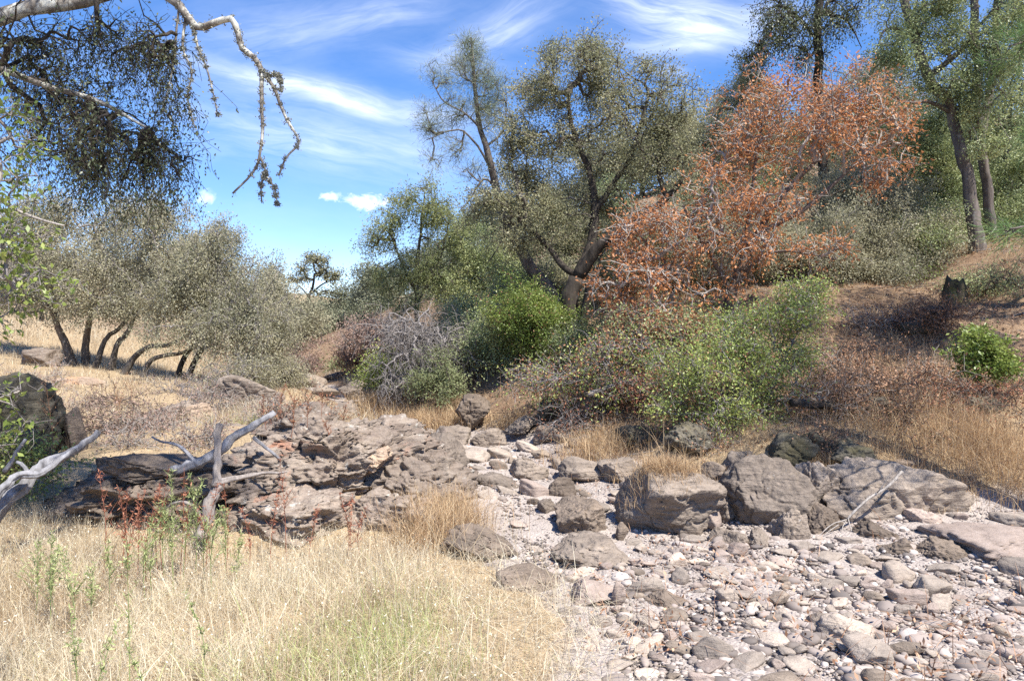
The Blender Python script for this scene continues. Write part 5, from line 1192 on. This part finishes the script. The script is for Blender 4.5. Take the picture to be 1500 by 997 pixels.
# ------------------------------------------------------------------ weeds: each stalk a thing
def weed(name, label, group, px, D, hgt, mat, nl=60, nb=9, ll=.04, lw=.008, bush=.35):
    g = G(px, D)
    if D < 7: hgt *= 1.3 * rng.uniform(.7, 1.08)
    root = empty(name, g); tag(root, label, 'weed', group)
    st = np.array([g + [0, 0, -.03], g + [rng.normal() * .02, rng.normal() * .02, hgt * .5], g + [rng.normal() * .05, rng.normal() * .05, hgt]])
    sp = spline(st, .03); s = np.linspace(0, 1, len(sp))
    Vs, Qs, Tt = sweep(sp, .0042 - .003 * s, 5, .05, 3)
    A, Bp = [], []
    for k in range(nb):
        t = rng.uniform(.42, .97); a = sp[int(t * (len(sp) - 1))]; an = rng.uniform(0, 6.28)
        A.append(a); Bp.append(a + np.array([math.cos(an) * .6, math.sin(an) * .6, .8]) * hgt * bush * (1.1 - t) * rng.uniform(.5, 1.2))
    A, Bp = np.array(A), np.array(Bp)
    V, Q = frusta(A, Bp, np.full(nb, .0022), np.full(nb, .001), 3)
    mesh_obj('stem', np.concatenate([Vs, V]), [Qs, Q + len(Vs), Tt], M[mat], root, rnd=np.full(len(Qs) + len(Q) + len(Tt), rng.uniform(.0, .5)))
    k = rng.integers(0, nb, nl); t = rng.random((nl, 1))
    c = np.concatenate([A[k] * (1 - t) + Bp[k] * t, sp[rng.integers(int(len(sp) * .5), len(sp), nl // 2)]])
    V, Q = leaves(c, ll, lw, .2, -.35)
    mesh_obj('leaves', V, Q, M[mat], root, rnd=rng.random(len(c)))
    return root


for px, D, h_ in [(186, 5.9, .95), (200, 6.1, .8), (270, 6.3, .6), (188, 5.7, .7), (362, 6.3, .62), (420, 6.5, .75), (240, 6.2, .75), (232, 6.3, .6), (300, 6.3, .5), (150, 6.2, .8), (330, 6.3, .7), (262, 6.1, .85), (395, 6.4, .6), (215, 5.9, .9), (450, 6.5, .6), (312, 6.4, .75), (176, 6.2, .7), (516, 6.4, .72), (508, 6.5, .55), (530, 6.5, .5)]:
    weed('red_weed', 'tall rusty red weed stalk standing in straw before the dark bedrock', 'rusty red weed stalks', px, D, h_, 'weed_red', 50, 12)
for px, D, h_ in [(225, 5.7, .66), (255, 5.8, .6), (268, 6.0, .72), (135, 5.2, .55), (75, 5.0, .6), (90, 5.3, .5), (240, 6.2, .72), (300, 6.0, .55), (330, 6.1, .5), (285, 6.2, .7), (215, 5.6, .55), (345, 5.9, .48), (160, 5.5, .6), (312, 5.8, .62), (255, 6.2, .8), (50, 5.3, .6), (110, 4.9, .55)]:
    weed('green_weed', 'pale green leafy weed spire standing in straw before the dark bedrock', 'pale green weed spires', px, D, h_, 'weed_green', 90, 18, .04, .008, .5)
for px, D, h_ in [(190, 3.9, .8), (140, 3.6, .7), (215, 3.5, .65), (95, 3.4, .7), (290, 4.3, .5)]:
    weed('green_weed', 'thin dark green weed spire rising from the nearest straw', 'thin weed spires in the nearest straw', px, D, h_, 'weed_green', 70, 10, .03, .008, .25)
for px, D, h_ in [(78, 8.6, 1.1), (60, 8.8, .9), (84, 9.2, .8), (170, 11.5, .7), (190, 11.6, .8), (176, 11.9, .6)]:
    weed('bare_weed', 'thin brown leafless weed stalk before the oak trunks', 'brown weed stalks before the oaks', px, D, h_, 'litter', 30, 16, .02, .01, .5)
for px, D, h_ in [(430, 9.6, .42), (470, 9.7, .4), (410, 9.8, .4), (500, 9.3, .35), (450, 8.8, .34), (390, 9.1, .4), (425, 8.4, .35), (480, 8.3, .3)]:
    r_ = weed('bare_weed', 'small dry reddish weed rooted on the bedrock crest', 'dry weeds on the bedrock crest', px, D, h_, 'rust', 60, 16, .02, .012, .6)
    r_.location.z += .42 if D > 9 else .55

# ------------------------------------------------------------------ sun, sky, camera
EL, AZ = math.radians(56), math.radians(138)        # azimuth from +Y towards +X
to_sun = Vector((math.cos(EL) * math.sin(AZ), math.cos(EL) * math.cos(AZ), math.sin(EL)))
sl = bpy.data.lights.new('sun', 'SUN'); sl.energy = 4.3; sl.angle = math.radians(.55); sl.color = (1, .95, .86)
so = bpy.data.objects.new('sun', sl); COL.objects.link(so); so.location = (10, -5, 40)
so.rotation_euler = to_sun.to_track_quat('Z', 'Y').to_euler()

W = NT('World', True); SC.world = W.m
sky = W.n('ShaderNodeTexSky', sky_type='NISHITA', sun_disc=False, sun_elevation=EL, sun_rotation=AZ, altitude=300, air_density=.9, dust_density=.05, ozone_density=3.6)
hs = W.n('ShaderNodeHueSaturation', {'Saturation': 1.3, 'Value': 1.0, 'Color': W.mix(1.0, sky.outputs[0], (1.12, .975, .98), 'MULTIPLY')})
dirv = W.n('ShaderNodeTexCoord').outputs['Generated']
sx = W.n('ShaderNodeSeparateXYZ', {0: dirv})
yy = W.math('MAXIMUM', sx.outputs[1], .02)
U = W.math('DIVIDE', sx.outputs[0], yy); Vv = W.math('DIVIDE', sx.outputs[2], yy)
uv = W.n('ShaderNodeCombineXYZ', {0: U, 1: Vv, 2: 0.}).outputs[0]
warp = W.n('ShaderNodeTexNoise', {'Vector': uv, 'Scale': 7., 'Detail': 4.}).outputs['Color']
uvw = W.n('ShaderNodeVectorMath', {0: uv, 1: W.n('ShaderNodeVectorMath', {0: warp, 1: (-.5, -.5, -.5)}, operation='ADD').outputs[0], 2: None} if False else {0: uv, 1: W.n('ShaderNodeVectorMath', {0: W.n('ShaderNodeVectorMath', {0: warp, 1: (.5, .5, .5)}, operation='SUBTRACT').outputs[0], 'Scale': .035}, operation='SCALE').outputs[0]}, operation='ADD').outputs[0]
total = None
for (px, py, rx, ry, ang, amp, puff) in [(470, 132, 200, 20, -12, .65, 0), (520, 150, 110, 14, -14, .5, 0), (1010, 26, 120, 34, -14, .8, 0), (1000, 60, 90, 16, 4, .5, 0), (725, 42, 95, 30, 25, .45, 0), (560, 18, 90, 26, 10, .35, 0), (460, 205, 190, 46, -12, .42, 0),
                                        (420, 40, 130, 40, 10, .25, 0), (537, 296, 36, 15, 2, 1.0, 1), (486, 287, 20, 8, 8, .9, 1), (302, 288, 17, 15, 40, .6, 1), (600, 210, 60, 18, -10, .25, 0), (980, 98, 30, 8, -5, .4, 0), (1130, 20, 60, 26, 0, .5, 0), (650, 90, 90, 20, -10, .25, 0)]:
    m1 = W.n('ShaderNodeMapping', {'Vector': uvw if not puff else uv, 'Location': (-(px - CX) / F, -(HZ - py) / F, 0)}).outputs[0]
    m2 = W.n('ShaderNodeMapping', {'Vector': m1, 'Rotation': (0, 0, math.radians(-ang)), }).outputs[0]
    m3 = W.n('ShaderNodeVectorMath', {0: m2, 1: (F / rx, F / ry, 0)}, operation='MULTIPLY').outputs[0]
    r2 = W.n('ShaderNodeVectorMath', {0: m3, 1: m3}, operation='DOT_PRODUCT').outputs['Value']
    gs = W.math('POWER', 2.718, W.math('MULTIPLY', r2, -1.1))
    m4 = W.n('ShaderNodeVectorMath', {0: m2, 1: (9, 60, 1) if not puff else (60, 75, 1)}, operation='MULTIPLY').outputs[0]
    nz = W.noise(m4, 1., 7, .62, .6)
    st = W.ramp(nz, [(.3, (.12,) * 3), (.72, (1,) * 3)]) if not puff else None
    if puff:
        a = W.math('MULTIPLY', W.math('SUBTRACT', W.math('ADD', gs, W.math('MULTIPLY', W.math('SUBTRACT', nz, .5), 1.9)), .4), 1.7, True)
        a = W.math('MULTIPLY', a, amp * .85)
    else:
        a = W.math('MULTIPLY', W.math('MULTIPLY', gs, st), amp)
    total = a if total is None else W.math('ADD', total, a)
veil = W.noise(W.n('ShaderNodeVectorMath', {0: uvw, 1: (2.2, 7, 1)}, operation='MULTIPLY').outputs[0], 1., 6, .6, .5)
total = W.math('ADD', total, W.math('MULTIPLY', W.ramp(veil, [(.45, (0,) * 3), (.8, (.12,) * 3)]), 1.))
total = W.math('MULTIPLY', W.math('MINIMUM', total, .92), W.math('GREATER_THAN', sx.outputs[1], .0))
colr = W.mix(total, hs.outputs[0], (6.4, 6.7, 7.4))
bg = W.n('ShaderNodeBackground', {'Color': colr, 'Strength': .11})
wo = W.n('ShaderNodeOutputWorld'); W.t.links.new(bg.outputs[0], wo.inputs[0])

cam = bpy.data.cameras.new('camera'); co = bpy.data.objects.new('camera', cam); COL.objects.link(co)
co.location = (0, 0, CZ); co.rotation_euler = (math.pi / 2, 0, 0)
cam.sensor_width = 36; cam.lens = 26.0; cam.clip_end = 3000; cam.clip_start = .05
SC.camera = co
SC.view_settings.view_transform = 'Standard'; SC.view_settings.look = 'None'; SC.view_settings.gamma = 1
SC.view_settings.exposure = 1.2
SC.cycles.max_bounces = 8; SC.cycles.diffuse_bounces = 5; SC.cycles.glossy_bounces = 2; SC.cycles.transmission_bounces = 4
SC.cycles.use_denoising = False
